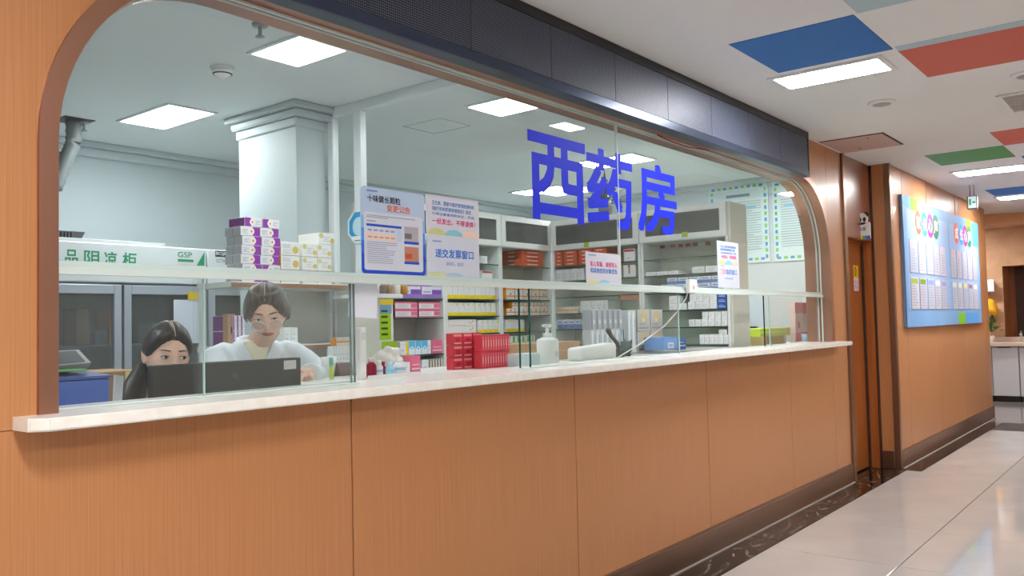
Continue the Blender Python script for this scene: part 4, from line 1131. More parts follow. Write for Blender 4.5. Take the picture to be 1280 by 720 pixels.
# notes on the side of the bay nearest the partition
NX = 3.983
side = [((472, 381), (491, 371), (226, 196, 60), 'yellow'), ((473, 392), (489, 381), (120, 160, 190), 'pale blue'), ((475, 425), (488, 392), (158, 196, 36), 'long yellow-green')]
for k, (a, b, c, nm) in enumerate(side):
    p0, p1 = onY(a[0], a[1], 2.1), onY(b[0], b[1], 2.1)
    o = box('note_card', p0.x, p1.x, 2.096, 2.0985, p0.z, p1.z, ink(*c), None, 0)
    tag(o, '%s note card on the left edge of the shelf cabinets' % nm, 'card', 'note cards on the cabinet edge')
pn = Plane((onY(475, 425, 2.0955).x, 2.0955, onY(475, 425, 2.0955).z), (1, 0, 0), (0, 0, 1), (0, -1, 0))
prints('text_lines', bpy.data.objects['note_card.002'], pn, [(.015, .03 + .04 * k, .075, .045 + .04 * k) for k in range(5)], ink(60, 80, 20), 0)
tag(box('note_board', onY(472, 430, 2.108).x, onY(491, 430, 2.108).x, 2.099, 2.119, .98, 1.72, white_lam, None, .002), 'narrow white panel carrying the note cards beside the shelf cabinets', 'panel')
p0, p1 = onY(477, 445, 1.2), onY(497, 426, 1.2)
# corner shelf with small jars, nearer than the cabinets
c0, c1 = onY(472, 371, 1.6), onY(512, 366, 1.6)
cs_ = thing('corner_shelf', 'small white corner shelf with rounded end above the pink boxes', 'shelf', (c0.x, 1.7, c0.z))
part('board', cs_, white_lam, lambda bm: prism(bm, [(c0.x - .1, 1.6), (c1.x - .08, 1.6), (c1.x - .02, 1.64), (c1.x, 1.7), (c1.x, 1.9), (c0.x - .1, 1.9)], 'z', c0.z - .005, c0.z + .02))
for k, (px, c, nm) in enumerate(((479, (110, 96, 90), 'dark brown'), (486, (150, 120, 84), 'tan'), (496, (196, 190, 180), 'pale'), (505, (176, 124, 46), 'amber'))):
    q = onY(px, 360, 1.68)
    t = thing('medicine_jar', '%s small jar on the white corner shelf' % nm, 'jar', (q.x, 1.68, c0.z + .02), group='jars on the corner shelf')
    part('glass', t, ink(*c), lambda bm: lathe(bm, [(.022, 0), (.024, .005), (.024, .05), (.017, .058)], q.x, 1.68, c0.z + .02, 14), True)
    part('lid', t, white_pl, lambda bm: lathe(bm, [(.019, .058), (.019, .075)], q.x, 1.68, c0.z + .02, 14), True)
# plant on top of the cabinets
pp = onX(757, 275, 6.15)
pt = thing('cabinet_plant', 'dark green bushy plant standing on the cabinets behind the second character', 'plant', (6.15, pp.y, CT))
part('pot', pt, M('grey_pot', (120, 120, 116), .6), lambda bm: lathe(bm, [(.05, 0), (.065, .1), (.06, .11)], 6.15, pp.y, CT, 16), True)
random.seed(9)
for k in range(60):
    a = random.uniform(0, 6.28); e = random.uniform(.1, 1.45)
    d = Vector((math.cos(a) * math.cos(e), math.sin(a) * math.cos(e), math.sin(e)))
    st = Vector((6.15, pp.y, CT + .11)) + d * random.uniform(.02, .12)
    part('leaf', pt, M('dark_leaf', (52, 74, 54), .5), lambda bm: mkleaf(bm, st, d, random.uniform(.12, .22), .016))

# ---- posters on the right wall
def poster(label, y0, y1, z0, z1, extra):
    t = thing('wall_poster', label, 'poster', (8.395, (y0 + y1) / 2, z0), group='bordered posters on the right wall')
    PP = Plane((8.388, y1, z0), (0, -1, 0), (0, 0, 1), (-1, 0, 0)); w, h_ = y1 - y0, z1 - z0
    slab('sheet', t, PP, [(0, 0), (w, 0), (w, h_), (0, h_)], .01, M('poster_sheet', (206, 222, 220), .3))
    G, Bq = [], []
    n = 12
    for k in range(n):
        b = .04 + (h_ - .08) * k / n
        for a in (.02, w - .045):
            (G if k % 2 else Bq).append((a, b, a + .025, b + (h_ - .08) / n * .6))
    m_ = int(w / .07)
    for k in range(m_):
        a = .03 + (w - .06) * k / m_
        for b in (.025, h_ - .05): (G if k % 2 else Bq).append((a, b, a + .04, b + .025))
    prints('green_leaves', t, PP, G, ink(120, 196, 96), .001); prints('blue_leaves', t, PP, Bq, ink(70, 150, 206), .001)
    random.seed(int(y0 * 100))
    prints('text_lines', t, PP, [(.08, h_ - .2 - .025 * k, w - .08 - (random.uniform(0, .1) if k % 5 == 4 else 0), h_ - .19 - .025 * k) for k in range(int((h_ - .3) / .025))], ink(166, 178, 178), .001)
    prints('title', t, PP, [(w * .3, h_ - .14, w * .7, h_ - .11)], ink(120, 140, 146), .001)
    prints('blue_heading', t, PP, [(w * .2, h_ - .27, w * .8, h_ - .245)], ink(130, 196, 220), .0014)
poster('left bordered poster on the right wall, partly hidden by the cabinets', 1.1, 1.75, 1.935, 2.77, 0)
poster('right bordered poster on the right wall beside the arch frame', .45, 1.055, 1.93, 2.75, 0)

# ================================================================== COUNTER THINGS
WT = 1.15
wk = thing('worktop', 'white inner worktop behind the stone ledge', 'worktop', (4.4, .5, WT - .03))
pbox('top', wk, 2.02, 5.97, .228, .78, WT - .03, WT, white_lam, .002)
pbox('front_board', wk, 2.04, 5.95, .232, .25, 0, WT - .03, white_lam, 0)
dk_ = thing('work_desk', 'low white desk behind the left end of the ledge', 'desk', (.6, .55, 0))
pbox('top', dk_, -.9, 2.0, .23, .98 - .3, .97, 1.0, white_lam, .002)
for xx in (-.85, 1.9): pbox('leg', dk_, xx, xx + .05, .3, .35, 0, .97, alu, .002)
# monitor seen from behind
m0, m1 = onY(190, 456, .34), onY(376.5, 447, .34)
mon = thing('monitor', 'black monitor seen from behind in front of the two women', 'monitor', ((m0.x + m1.x) / 2, .36, 1.0))
pbox('panel', mon, m0.x, m1.x, .34, .372, 1.06, m0.z - .002, M('monitor_back', (44, 42, 42), .45), .004)
pbox('rear_hub', mon, (m0.x + m1.x) / 2 - .1, (m0.x + m1.x) / 2 + .1, .328, .34, 1.06, 1.16, M('monitor_back'), .003)
pbox('foot', mon, (m0.x + m1.x) / 2 - .13, (m0.x + m1.x) / 2 + .13, .3, .42, 1.0, 1.012, black_pl, .003)
pbox('neck', mon, (m0.x + m1.x) / 2 - .03, (m0.x + m1.x) / 2 + .03, .345, .372, 1.012, 1.06, black_pl, .002)
s0, s1 = onY(355, 462, .338), onY(370, 450, .338)
pbox('sticker', mon, s0.x, s1.x, .3375, .3395, s0.z, s1.z, ink(206, 202, 200), 0)
s0, s1 = onY(291, 473, .338), onY(297, 466, .338)
pbox('badge', mon, s0.x, s1.x, .338, .3395, s0.z, s1.z, ink(84, 78, 76), 0)
# blue folder box, papers, phone at far left
p0, p1 = onY(60, 498, .36), onY(137, 472, .36)
bx = thing('file_box', 'blue file box with open lid behind the left end of the ledge', 'box', (p1.x - .15, .42, 1.0))
bl = M('file_blue', (66, 98, 176), .45)
pbox('body', bx, p1.x - .42, p1.x, .36, .58, 1.0, p1.z - .002, bl, .003)
bm = bmesh.new(); prism(bm, [(.355, p1.z), (.585, p1.z + .012), (.585, p1.z + .022), (.355, p1.z + .008)], 'x', p1.x - .42, p1.x + .002); finish('lid', bm, M('file_blue_dark', (52, 78, 146), .45), bx)
tag(box('green_folder', p1.x - .36, p1.x - .05, .4, .56, p1.z + .024, p1.z + .03, ink(122, 186, 120), None, .001), 'thin green and white folder lying on the blue file box', 'folder')
tb0, tb1 = onY(76, 463, .5), onY(113, 444, .5)
tb = thing('tablet', 'tilted grey tablet device leaning above the blue file box', 'tablet', (tb0.x, .5, p1.z + .03))
bm = bmesh.new()
A = [Vector((tb0.x - .12, .44, tb0.z - .004)), Vector((tb1.x - .035, .44, tb0.z + .004)), Vector((tb1.x, .6, tb1.z)), Vector((tb0.x - .12, .6, tb1.z - .006))]
up = Vector((0, -.02, .018))
vs = [bm.verts.new(p) for p in A] + [bm.verts.new(p + up) for p in A]
for f in ((3, 2, 1, 0), (4, 5, 6, 7), (0, 1, 5, 4), (1, 2, 6, 5), (2, 3, 7, 6), (3, 0, 4, 7)): bm.faces.new([vs[i] for i in f])
finish('body', bm, grey_pl, tb)
bm = bmesh.new(); c = sum(A, Vector()) / 4; bm.faces.new([bm.verts.new(c + (p - c) * .86 + up * 1.05) for p in A]); finish('screen', bm, ink(56, 62, 66), tb)
p0, p1b = onY(140, 497, .55), onY(152, 470, .55)
bm = bmesh.new(); prism(bm, [(p0.x, 1.0), (p0.x + .025, 1.0), (p0.x + .04, p1b.z), (p0.x + .012, p1b.z + .005)], 'y', .55, .562)
tag(finish('paper_sheaf', bm, ink(226, 228, 230), loc=(p0.x, .56, 1.0)), 'upright white paper sheaf between blue file box and seated woman', 'paper')
c0_ = onY(137, 470, 1.5); c1_ = onY(178, 462, 1.5)
ctn = thing('carton', 'brown cardboard carton with yellow-marked end behind the seated woman', 'carton', (c0_.x + .15, 1.6, .9))
pbox('body', ctn, c0_.x - .1, c1_.x, 1.5, 1.8, .85, c1_.z, M('cardboard', (168, 132, 98), .8), .003)
pbox('label', ctn, c1_.x - .08, c1_.x - .002, 1.497, 1.4995, c1_.z - .06, c1_.z - .003, ink(226, 216, 150), 0)
tag(box('side_table', .9, 2.6, 1.42, 1.85, 0, .85, white_lam, None, .004), 'white low cabinet carrying the cardboard carton behind the seated woman', 'cabinet')

# paper hung inside the glass
a, b = onY(436, 396, .11), onY(472, 345, .11)
bm = bmesh.new(); prism(bm, [(a.x, a.z), (b.x - .004, a.z - .006), (b.x, b.z), (a.x + .004, b.z)], 'y', .112, .1135)
tag(finish('paper_sheet', bm, ink(224, 228, 240), loc=(a.x, .112, a.z)), 'white paper sheet hanging from the rail above the open hatch', 'paper')
# white upright case right of the opening edge
a, b = onY(451, 466, .36), onY(458, 409, .36)
wc = thing('computer_case', 'slim white upright case on the worktop below the hanging paper', 'computer', ((a.x + b.x) / 2, .375, WT))
pbox('body', wc, a.x, b.x, .36, .39, WT, b.z, white_pl, .004)
pbox('drive_cover', wc, a.x + .006, b.x - .006, .3575, .3595, b.z - .05, b.z - .02, ink(216, 218, 222), .0005)
tag(box('partition_board', onY(443, 440, .66).x, onY(474, 440, .66).x, .66, .68, WT, onY(450, 352, .66).z, white_lam, None, .002), 'white board standing behind the slim white case', 'board')

# bottles on the white tray near the opening
tr0, tr1 = onY(459, 462, .36), onY(524, 458, .36)
ty = thing('white_tray', 'white tray holding small bottles on the worktop', 'tray', ((tr0.x + tr1.x) / 2, .42, WT))
pbox('floor', ty, tr0.x, tr1.x, .36, .5, WT, WT + .006, white_pl, .002)
pbox('front_rim', ty, tr0.x, tr1.x, .355, .36, WT, WT + .016, white_pl, .001)
def bottle(label, px0, px1, pyt, Y, bodyc, capc, cap_h=.018, group='bottles on the white tray', z=WT + .006):
    q0, q1 = onY(px0, 450, Y), onY(px1, 450, Y); top = onY((px0 + px1) / 2, pyt, Y).z
    r = (q1.x - q0.x) / 2 * .95; cx = (q0.x + q1.x) / 2; h_ = max(.03, top - z)
    t = thing('medicine_bottle', label, 'bottle', (cx, Y, z), group=group)
    part('body', t, ink(*bodyc), lambda bm: lathe(bm, [(r * .92, 0), (r, .004), (r, h_ - cap_h - r * .6), (r * .5, h_ - cap_h)], cx, Y, z, 18), True)
    part('cap', t, ink(*capc), lambda bm: lathe(bm, [(r * .55, h_ - cap_h), (r * .55, h_ - .002), (r * .5, h_)], cx, Y, z, 14), True)
    if bodyc[2] > 100: part('label', t, ink(150, 196, 222), lambda bm: lathe(bm, [(r * 1.012, h_ * .3), (r * 1.012, h_ * .45)], cx, Y, z, 18), True)
bottle('dark red bottle at the left of the white tray', 458.5, 469, 447, .39, (134, 20, 44), (226, 210, 214))
bottle('white bottle beside the dark red bottle on the tray', 470, 477.5, 450, .38, (228, 230, 234), (240, 240, 240))
bottle('second dark red bottle half hidden on the tray', 476, 482, 452, .42, (140, 24, 50), (150, 40, 60))
bottle('pale blue bottle in the middle of the tray', 483, 492, 452, .39, (150, 206, 226), (206, 226, 236))
bottle('taller white bottle right of the pale blue one', 493, 505, 447, .39, (232, 234, 236), (240, 240, 240))
rowY('white', 500, 512, .42, WT + .006, .05, 1, .06, 'plain white box', 'standing on the tray behind the bottles', 'boxes behind the tray')
rowY('pink_full', 512, 525, .42, WT + .006, .075, 1, .06, 'pink box with white print', 'standing at the right end of the tray', 'boxes behind the tray')
a, b = onY(478, 443, .55), onY(497, 426, .55)
tag(box('note_card', a.x, b.x, .55, .556, WT, b.z, ink(162, 200, 44), None, .001), 'yellow-green card standing behind the plastic bag', 'card')
# crumpled plastic bag
bm = bmesh.new(); bmesh.ops.create_icosphere(bm, subdivisions=4, radius=1)
bc = onY(487, 447, .5)
for v in bm.verts:
    n_ = noise.noise(v.co * 1.5) * .45 + abs(noise.noise(v.co * 4)) * -.22
    v.co = v.co * (1 + n_); v.co = Vector((bc.x + v.co.x * .085, .5 + v.co.y * .04, WT + .062 + max(-1, v.co.z) * .06))
tag(finish('plastic_bag', bm, M('clear_bag', (226, 226, 216), .2), None, True, loc=(bc.x, .5, WT)), 'crumpled translucent plastic bag behind the small bottles', 'bag')

# red boxes in shrink wrap
Gr = 'red medicine boxes piled on the worktop'
rx0 = onY(602, 440, .42).x; rx1 = onY(637, 440, .42).x
for lay in range(2):
    w = (rx1 - rx0) / 11
    for k in range(11):
        mbox('red_thin', '%s slim red box from the left in the %s wrapped row' % (ORD[k], ('lower', 'upper')[lay]), Gr, rx0 + w * (k + .5) + lay * .004, 0.42 + .025, WT + lay * .081, w * .96, .05, .079)
rx0 = onY(566, 440, .5).x; rx1 = onY(603, 440, .5).x
for lay in range(3):
    w = (rx1 - rx0) / 3
    for k in range(3):
        mbox('red', '%s square red box from the left in the %s layer of the red pile' % (ORD[k], ('bottom', 'middle', 'top')[lay]), Gr, rx0 + w * (k + .5), 0.5 + .022, WT + lay * .058, w * .95, .045, .056)
# soap dispenser
q0, q1 = onY(680.5, 450, .36), onY(697, 450, .36)
cx, r = (q0.x + q1.x) / 2, (q1.x - q0.x) / 2
so = thing('soap_dispenser', 'white pump bottle of hand sanitiser on the worktop', 'bottle', (cx, .38, WT))
htop = onY(689, 405, .36).z - WT
part('body', so, white_pl, lambda bm: lathe(bm, [(r * .95, 0), (r, .006), (r, htop * .58), (r * .9, htop * .62), (r * .35, htop * .68)], cx, .38, WT, 24), True)
part('collar', so, white_pl, lambda bm: lathe(bm, [(r * .42, htop * .68), (r * .42, htop * .76), (r * .15, htop * .78), (r * .15, htop * .93)], cx, .38, WT, 16), True)
part('pump_head', so, white_pl, lambda bm: (add_box(bm, cx - .012, cx + .012, .36, .4, WT + htop * .92, WT + htop, .003), add_box(bm, cx - .042, cx - .01, .372, .388, WT + htop * .94, WT + htop * .99, .003)))
bm = bmesh.new(); patch(bm, Plane((cx, .38 - r - .0008, WT + .05), (1, 0, 0), (0, 0, 1), (0, -1, 0)), [(.02 * math.cos(a / 8 * math.pi), .016 * math.sin(a / 8 * math.pi)) for a in range(16)], .001); finish('oval_label', bm, ink(206, 212, 220), so)
# pale box, cardboard, tissue pack, phone
a, b = onY(650, 456, .34), onY(675, 441, .34)
tag(box('small_carton', a.x, b.x, .34, .42, WT, b.z, ink(206, 226, 228), None, .002), 'small pale blue carton at the edge of the glass panes', 'box')
a, b = onY(634, 455, .6), onY(725, 425, .6)
cb = thing('cardboard_carton', 'long brown cardboard carton behind the pump bottle', 'carton', ((a.x + b.x) / 2, .68, WT))
pbox('body', cb, a.x, b.x, .6, .76, WT, b.z - .005, M('cardboard'), .003)
pbox('tape', cb, a.x, b.x, .5985, .6, b.z - .06, b.z - .05, ink(186, 152, 116), 0)
a, b = onY(727, 449, .36), onY(771, 428, .36)
bm = bmesh.new(); add_box(bm, a.x, b.x, .36, .46, WT, b.z, .018, seg=3)
for v in bm.verts:
    u = (v.co.x - a.x) / (b.x - a.x); v.co.z -= (1 - u) * .018 * (1 if v.co.z > WT + .03 else 0); v.co += Vector((1, 1, 1)) * noise.noise(v.co * 18) * .004
o = finish('tissue_pack', bm, white_pl, None, True, loc=((a.x + b.x) / 2, .41, WT))
tag(o, 'soft white tissue pack lying beside the black telephone', 'tissue pack')
t = thing('telephone_handset', 'black curved telephone handset and cable by the tissue pack', 'telephone', (onY(776, 440, .42).x, .42, WT))
hs = [onY(760, 412, .42), onY(764, 420, .42), onY(771, 428, .42), onY(774, 437, .42), onY(773, 446, .42)]
part('handset', t, black_pl, lambda bm: tube(bm, hs, [.016, .012, .012, .013, .018], 10))
part('cradle', t, dark_grey, lambda bm: add_box(bm, hs[-1].x - .02, hs[-1].x + .05, .4, .5, WT, WT + .05, .008, seg=2))
part('cord', t, black_pl, lambda bm: tube(bm, [onY(786, 446, .42), onY(789, 437, .42), onY(789, 425, .42)], .006, 6))
ph = thing('pen_holder', 'small dark glass cup with pens right of the telephone', 'pen holder', (onY(782, 440, .46).x, .46, WT))
pc = onY(782, 440, .46)
part('cup', ph, ink(74, 96, 90), lambda bm: lathe(bm, [(.028, 0), (.032, .005), (.032, .09), (.028, .09)], pc.x, .46, WT, 16), True)
for k in range(3): part('pen', ph, ink(*((40, 60, 120), (220, 220, 220), (60, 60, 60))[k]), lambda bm: tube(bm, [(pc.x - .01 + .01 * k, .46, WT + .06), (pc.x - .02 + .02 * k, .46 + .01 * k, WT + .16)], .004, 6))
# silver boxes on the worktop
Gs = 'silver boxes standing on the worktop'
def prow(style, px0, px1, pyb, pyt, Y, n, d, desc, where):
    x0, x1 = onY(px0, pyb, Y).x, onY(px1, pyb, Y).x; w = (x1 - x0) / n
    z0, z1 = onY((px0 + px1) / 2, pyb, Y).z, onY((px0 + px1) / 2, pyt, Y).z
    for k in range(n): mbox(style, '%s %s from left %s' % (ORD[k], desc, where) if n > 1 else '%s %s' % (desc, where), Gs, x0 + w * (k + .5), Y + d / 2, z0, w * .96, d, z1 - z0)
Ysb = .56
zq = onY(757, 412, Ysb).z
prow('silver_pale', 739, 776, 443, 412, Ysb, 6, .06, 'pale silver upright box', 'in the lower row behind the telephone')
prow('silver', 738, 778, 412, 387, Ysb, 6, .06, 'grey silver upright box', 'in the upper row behind the telephone')
prow('silver_pale', 786, 796, 441, 388, Ysb, 2, .06, 'tall slim silver box', 'right of the pane joint')
for lay, (zb0, zt0) in enumerate(((440, 414), (413.5, 387))):
    prow('silver_gold', 797, 829, zb0, zt0, Ysb, 2, .06, 'silver and gold box', 'in %s row left of cable' % ('lower', 'upper')[lay])
prow('blue_big', 829, 848, 437, 421, .38, 1, .14, 'blue medicine carton', 'low on the worktop under the white cable')
prow('blue_dark', 849, 858, 437, 423, .4, 1, .1, 'darker blue carton', 'right of the blue medicine carton')
# white cable and adaptor
cb0 = [onY(772, 447, .3), onY(800, 430, .25), onY(830, 408, .2), onY(848, 388, .16), onY(858, 372, .13), onY(860, 362, .11)]
bm = bmesh.new(); tube(bm, cb0, .004, 8)
tag(finish('power_cable', bm, white_pl, loc=cb0[0]), 'white cable hanging from the rail down to the worktop', 'cable')
a, b = onY(857, 366, .05), onY(866, 350, .05)
ad = thing('door_chime', 'small white box device clipped on the rail where the cable ends', 'device', ((a.x + b.x) / 2, .04, a.z))
pbox('body', ad, a.x, b.x, .022, .05, a.z, b.z, white_pl, .004, 2)
bm = bmesh.new(); patch(bm, Plane(((a.x + b.x) / 2, .0215, (a.z + b.z) / 2 - .008), (1, 0, 0), (0, 0, 1), (0, -1, 0)), [(.014 * math.cos(k / 6 * math.pi), .014 * math.sin(k / 6 * math.pi)) for k in range(12)], .0006); finish('button', bm, ink(206, 176, 170), ad)

# cup, marker and boxes on the worktop near the standing woman's arm
cx_ = onY(411, 455, .72)
t = thing('paper_cup', 'white paper cup right of the standing woman', 'cup', (cx_.x, .72, WT))
part('cup', t, white_pl, lambda bm: lathe(bm, [(.024, 0), (.034, .085), (.032, .085), (.03, .08)], cx_.x, .72, WT, 18), True)
mk = onY(414, 455, .55)
t = thing('marker_pen', 'yellow-green marker pen standing by the paper cup', 'pen', (mk.x, .55, WT))
part('barrel', t, ink(196, 220, 50), lambda bm: tube(bm, [(mk.x, .55, WT), (mk.x, .55, WT + .055)], .008, 10))
part('cap', t, ink(120, 190, 180), lambda bm: tube(bm, [(mk.x, .55, WT + .055), (mk.x, .55, WT + .09)], .0085, 10))
bx0, bx1 = onY(421, 463, .7), onY(437, 454, .7)
tag(box('glass_case', bx0.x, bx1.x, .68, .76, WT, bx1.z + .005, ink(140, 112, 112), None, .003), 'small brownish box by the pane edge on the worktop', 'box')
# ampoule rack against the panel
rowY('white', 416, 439, 1.45, WT, .11, 6, .05, 'slim white carton', 'in the row against the panel below the red sticker', 'slim cartons against the panel')
rowY('orange_white', 420, 438, 1.45, WT + .112, .045, 5, .05, 'small peach carton', 'on the slim white cartons', 'slim cartons against the panel')
tag(box('side_shelf', 2.7, 3.3, 1.38, 1.56, 0, WT, white_lam, None, .002), 'narrow white cabinet carrying the slim cartons right of the standing woman', 'cabinet')

# things seen behind the right end of the window
gt0, gt1 = onY(958, 415, .75), onY(1008, 404, .75)
t = thing('green_box', 'yellow-green box behind the right end of the window', 'box', ((gt0.x + gt1.x) / 2, .8, WT))
xg0, xg1 = onY(958, 410, .7).x, 7.9
sb = tag(box('corner_cabinet', 6.36, 8.3, .31, 1.1, 0, 1.12, white_lam, None, .004), 'white low cabinet in the right corner behind the window', 'cabinet')
pbox('body', t, 7.1, 7.9, .7, .95, 1.2, 1.27, ink(176, 190, 64), .004)
pbox('band', t, 7.1, 7.9, .698, .6999, 1.225, 1.245, ink(196, 206, 120), 0)
pbox('foot', t, 7.2, 7.25, .72, .9, 1.12, 1.2, M('pale_wood', (206, 180, 140), .6), .002)
pbox('foot', t, 7.7, 7.75, .72, .9, 1.12, 1.2, M('pale_wood'), .002)
pk0, pk1 = onY(992, 412, .66), onY(1008, 372, .66)
pk = thing('snack_packet', 'pink and white packet standing at the right end of the window', 'packet', ((pk0.x + pk1.x) / 2, .66, 1.12))
bm = bmesh.new(); prism(bm, [(pk0.x - .02, 1.12), (pk1.x, 1.12), (pk1.x + .01, 1.5), (pk0.x + .02, 1.5)], 'y', .64, .69); finish('bag', bm, ink(222, 190, 190), pk)
prints('pink_print', pk, Plane((pk0.x, .6395, 1.12), (1, 0, 0), (0, 0, 1), (0, -1, 0)), [(.0, .28, pk1.x - pk0.x, .38), (.0, .02, pk1.x - pk0.x, .1), (.05, .14, .12, .2)], ink(206, 70, 106), .0006)
q = onY(1007, 422, .5)
t = thing('blue_cup', 'pale blue cup by the arch frame at the right end', 'cup', (q.x, .5, 1.12))
part('cup', t, ink(150, 186, 206), lambda bm: lathe(bm, [(.03, 0), (.036, .09), (.034, .09)], q.x, .5, 1.12, 16), True)
tag(box('black_screen', 8.2, 8.26, 1.2, 1.62, .95, 1.28, black_pl, None, .006), 'black panel low beside the end of the shelf cabinets', 'panel')
tag(box('orange_board', 8.28, 8.34, 1.1, 1.32, .6, 1.2, ink(206, 140, 90), None, .004), 'pale orange board low beside the black panel', 'board')

# ================================================================== NOTICES ON THE GLASS
def bumps(t, P, w, cols_, y=0., s=1.):
    for k, c in enumerate(cols_):
        bm = bmesh.new(); cx = w * (.18 + .32 * k)
        patch(bm, P, [(cx + w * .17 * math.cos(a / 10 * math.pi), y + w * .085 * s * math.sin(a / 10 * math.pi)) for a in range(11)], .0008)
        finish('hill_print', bm, ink(*c), t)
pale = M('notice_paper', (208, 214, 228), .4)
pale2 = M('notice_paper_pink', (212, 213, 226), .4)
SY = .066
nA = thing('paper_notice', 'tall notice with blue border and orange heading, leftmost on the window', 'notice', (2.18, SY, 1.553), group='notices on the window')
x0, x1, z0, z1 = 2.02, 2.343, 1.552, 1.868
PA = Plane((x0, SY, z0), (1, 0, 0), (0, 0, 1), (0, -1, 0)); w, h_ = x1 - x0, z1 - z0
slab('sheet', nA, PA, rrect(0, 0, w, h_, .016), .004, M('notice_head', (180, 202, 230), .4))
# border: deep blue below turning pale above, in separate strips
bmcols = [(28, 70, 200), (44, 106, 212), (84, 146, 222), (140, 184, 230)]
bm = bmesh.new(); patch(bm, PA, rrect(0, 0, w, .06, .016), .0004); finish('border', bm, ink(*bmcols[0]), nA)
for k, (b0, b1) in enumerate(((.03, .075), (.075, .12), (.12, .165), (.165, .21))): prints('border', nA, PA, [(0, b0, .02, b1), (w - .02, b0, w, b1)], ink(*bmcols[k]), .0005)
bm = bmesh.new(); patch(bm, PA, rrect(.013, .014, w - .013, .225, .01), .0008); finish('inner_field', bm, pale, nA)
lettering('lettering', nA, PA, [('十味健长颗粒', .03, .262, .165, .026)], ink(26, 26, 40), .018, .001)
lettering('lettering', nA, PA, [('变更公告', .125, .232, .12, .026)], ink(232, 106, 66), .018, .001)
prints('small_heading', nA, PA, [(.028, .299, .08, .305)], ink(110, 140, 200), .001)
prints('table_head', nA, PA, [(.024, .173, .198, .182)], ink(30, 80, 200), .0012)
prints('table_body', nA, PA, [(.024, .124, .17, .146)], ink(240, 204, 182), .0012); prints('table_body', nA, PA, [(.172, .124, .198, .17)], ink(186, 208, 234), .0012)
random.seed(2)
tl = [(.026, .211, .27, .214), (.024, .205, .13, .208), (.026, .19, .07, .194)]
tl += [(.03 + .028 * k, .156, .05 + .028 * k, .163) for k in range(5)] + [(.03 + .028 * k, .132, .05 + .028 * k, .137) for k in range(5)]
tl += [(.026, .115 - .0075 * k, .026 + random.uniform(.09, .15), .1175 - .0075 * k) for k in range(11)]
prints('text_lines', nA, PA, tl, ink(150, 156, 184), .0014)
for b, cc in ((.128, (176, 170, 178)), (.052, (190, 130, 110))):
    prints('photo_print', nA, PA, [(.212, b, .286, b + .056)], ink(*cc), .0012)
    prints('photo_print', nA, PA, [(.214, b + .01, .25, b + .03)], ink(110, 106, 112) if b > .1 else ink(196, 84, 54), .0014)
    prints('caption_bar', nA, PA, [(.21, b - .01, .288, b)], ink(30, 80, 200), .0014)

nB = thing('paper_notice', 'wide notice with bright pink line, upper one right of the tall notice', 'notice', (2.5, SY, 1.71), group='notices on the window')
x0, x1, z0, z1 = 2.353, 2.664, 1.717, 1.873
PB = Plane((x0, SY, z0), (1, 0, 0), (0, 0, 1), (0, -1, 0)); w, h_ = x1 - x0, z1 - z0
slab('sheet', nB, PB, rrect(0, 0, w, h_, .01), .004, pale2)
bi = ink(62, 134, 210)
lettering('lettering', nB, PB, [('卫生部、国家中医药管理局颁布的', .03, .118, .25, .017), ('《医疗机构药事管理规定》规定,', .03, .095, .235, .017), ('为保证患者用药安全，药品', .03, .077, .25, .012)], bi, .012, .0008)
lettering('lettering', nB, PB, [('一经发出，不得退换！', .03, .042, .255, .024)], ink(222, 40, 130), .018, .0008)
bumps(nB, PB, w, [(206, 206, 150), (140, 206, 222), (244, 206, 190)])
nC = thing('paper_notice', 'notice with large blue heading, lower one right of the tall notice', 'notice', (2.5, SY, 1.552), group='notices on the window')
PC = Plane((2.353, SY - .0005, 1.552), (1, 0, 0), (0, 0, 1), (0, -1, 0)); w, h_ = .307, .163
slab('sheet', nC, PC, [(0, 0), (w, 0), (w, h_), (0, h_)], .004, M('notice_paper_lilac', (206, 212, 228), .4))
lettering('lettering', nC, PC, [('递交发票窗口', .045, .075, .225, .036)], ink(34, 120, 222), .02, .0008)
lettering('lettering', nC, PC, [('请排队，谢谢！', .105, .045, .105, .016)], ink(150, 170, 214), .005, .0008)
prints('small_heading', nC, PC, [(.03, .136, .08, .143)], ink(150, 170, 214), .0008)
bumps(nC, PC, w, [(212, 216, 160), (176, 206, 230)], s=.7)
nD = thing('paper_notice', 'notice in pink and blue lines standing on the rail before the pane joint', 'notice', (3.62, SY, 1.553), group='notices on the window')
PD2 = Plane((3.458, SY, 1.553), (1, 0, 0), (0, 0, 1), (0, -1, 0)); w, h_ = .318, .153
slab('sheet', nD, PD2, rrect(0, 0, w, h_, .006), .004, pale2)
lettering('lettering', nD, PD2, [('军人军属、退役军人', .035, .082, .25, .026)], ink(226, 60, 140), .02, .0008)
lettering('lettering', nD, PD2, [('和其他优抚对象优先', .035, .05, .25, .026)], ink(70, 130, 214), .02, .0008)
prints('small_heading', nD, PD2, [(.02, .134, .09, .142)], ink(150, 170, 214), .0008)
bumps(nD, PD2, w, [(224, 220, 160), (160, 206, 232)], s=.7)
nE = thing('paper_notice', 'tall double notice with pink and blue print at the near cabinet', 'notice', (5.09, SY, 1.556), group='notices on the window')
PE2 = Plane((4.935, SY, 1.558), (1, 0, 0), (0, 0, 1), (0, -1, 0)); w, h_ = .318, .295
s = slab('sheet', nE, PE2, [(0, 0), (w, 0), (w, h_), (0, h_)], .004, M('notice_paper_lilac'))
lettering('lettering', nE, PE2, [('卫生部、国家中医药管理局颁布的', .04, .255, .24, .016), ('《医疗机构药事管理规定》规定,', .04, .235, .22, .016), ('为保证患者用药安全，药品', .04, .216, .24, .012)], bi, .012, .0008)
lettering('lettering', nE, PE2, [('一经发出，不得退换！', .04, .185, .24, .024)], ink(222, 40, 130), .018, .0008)
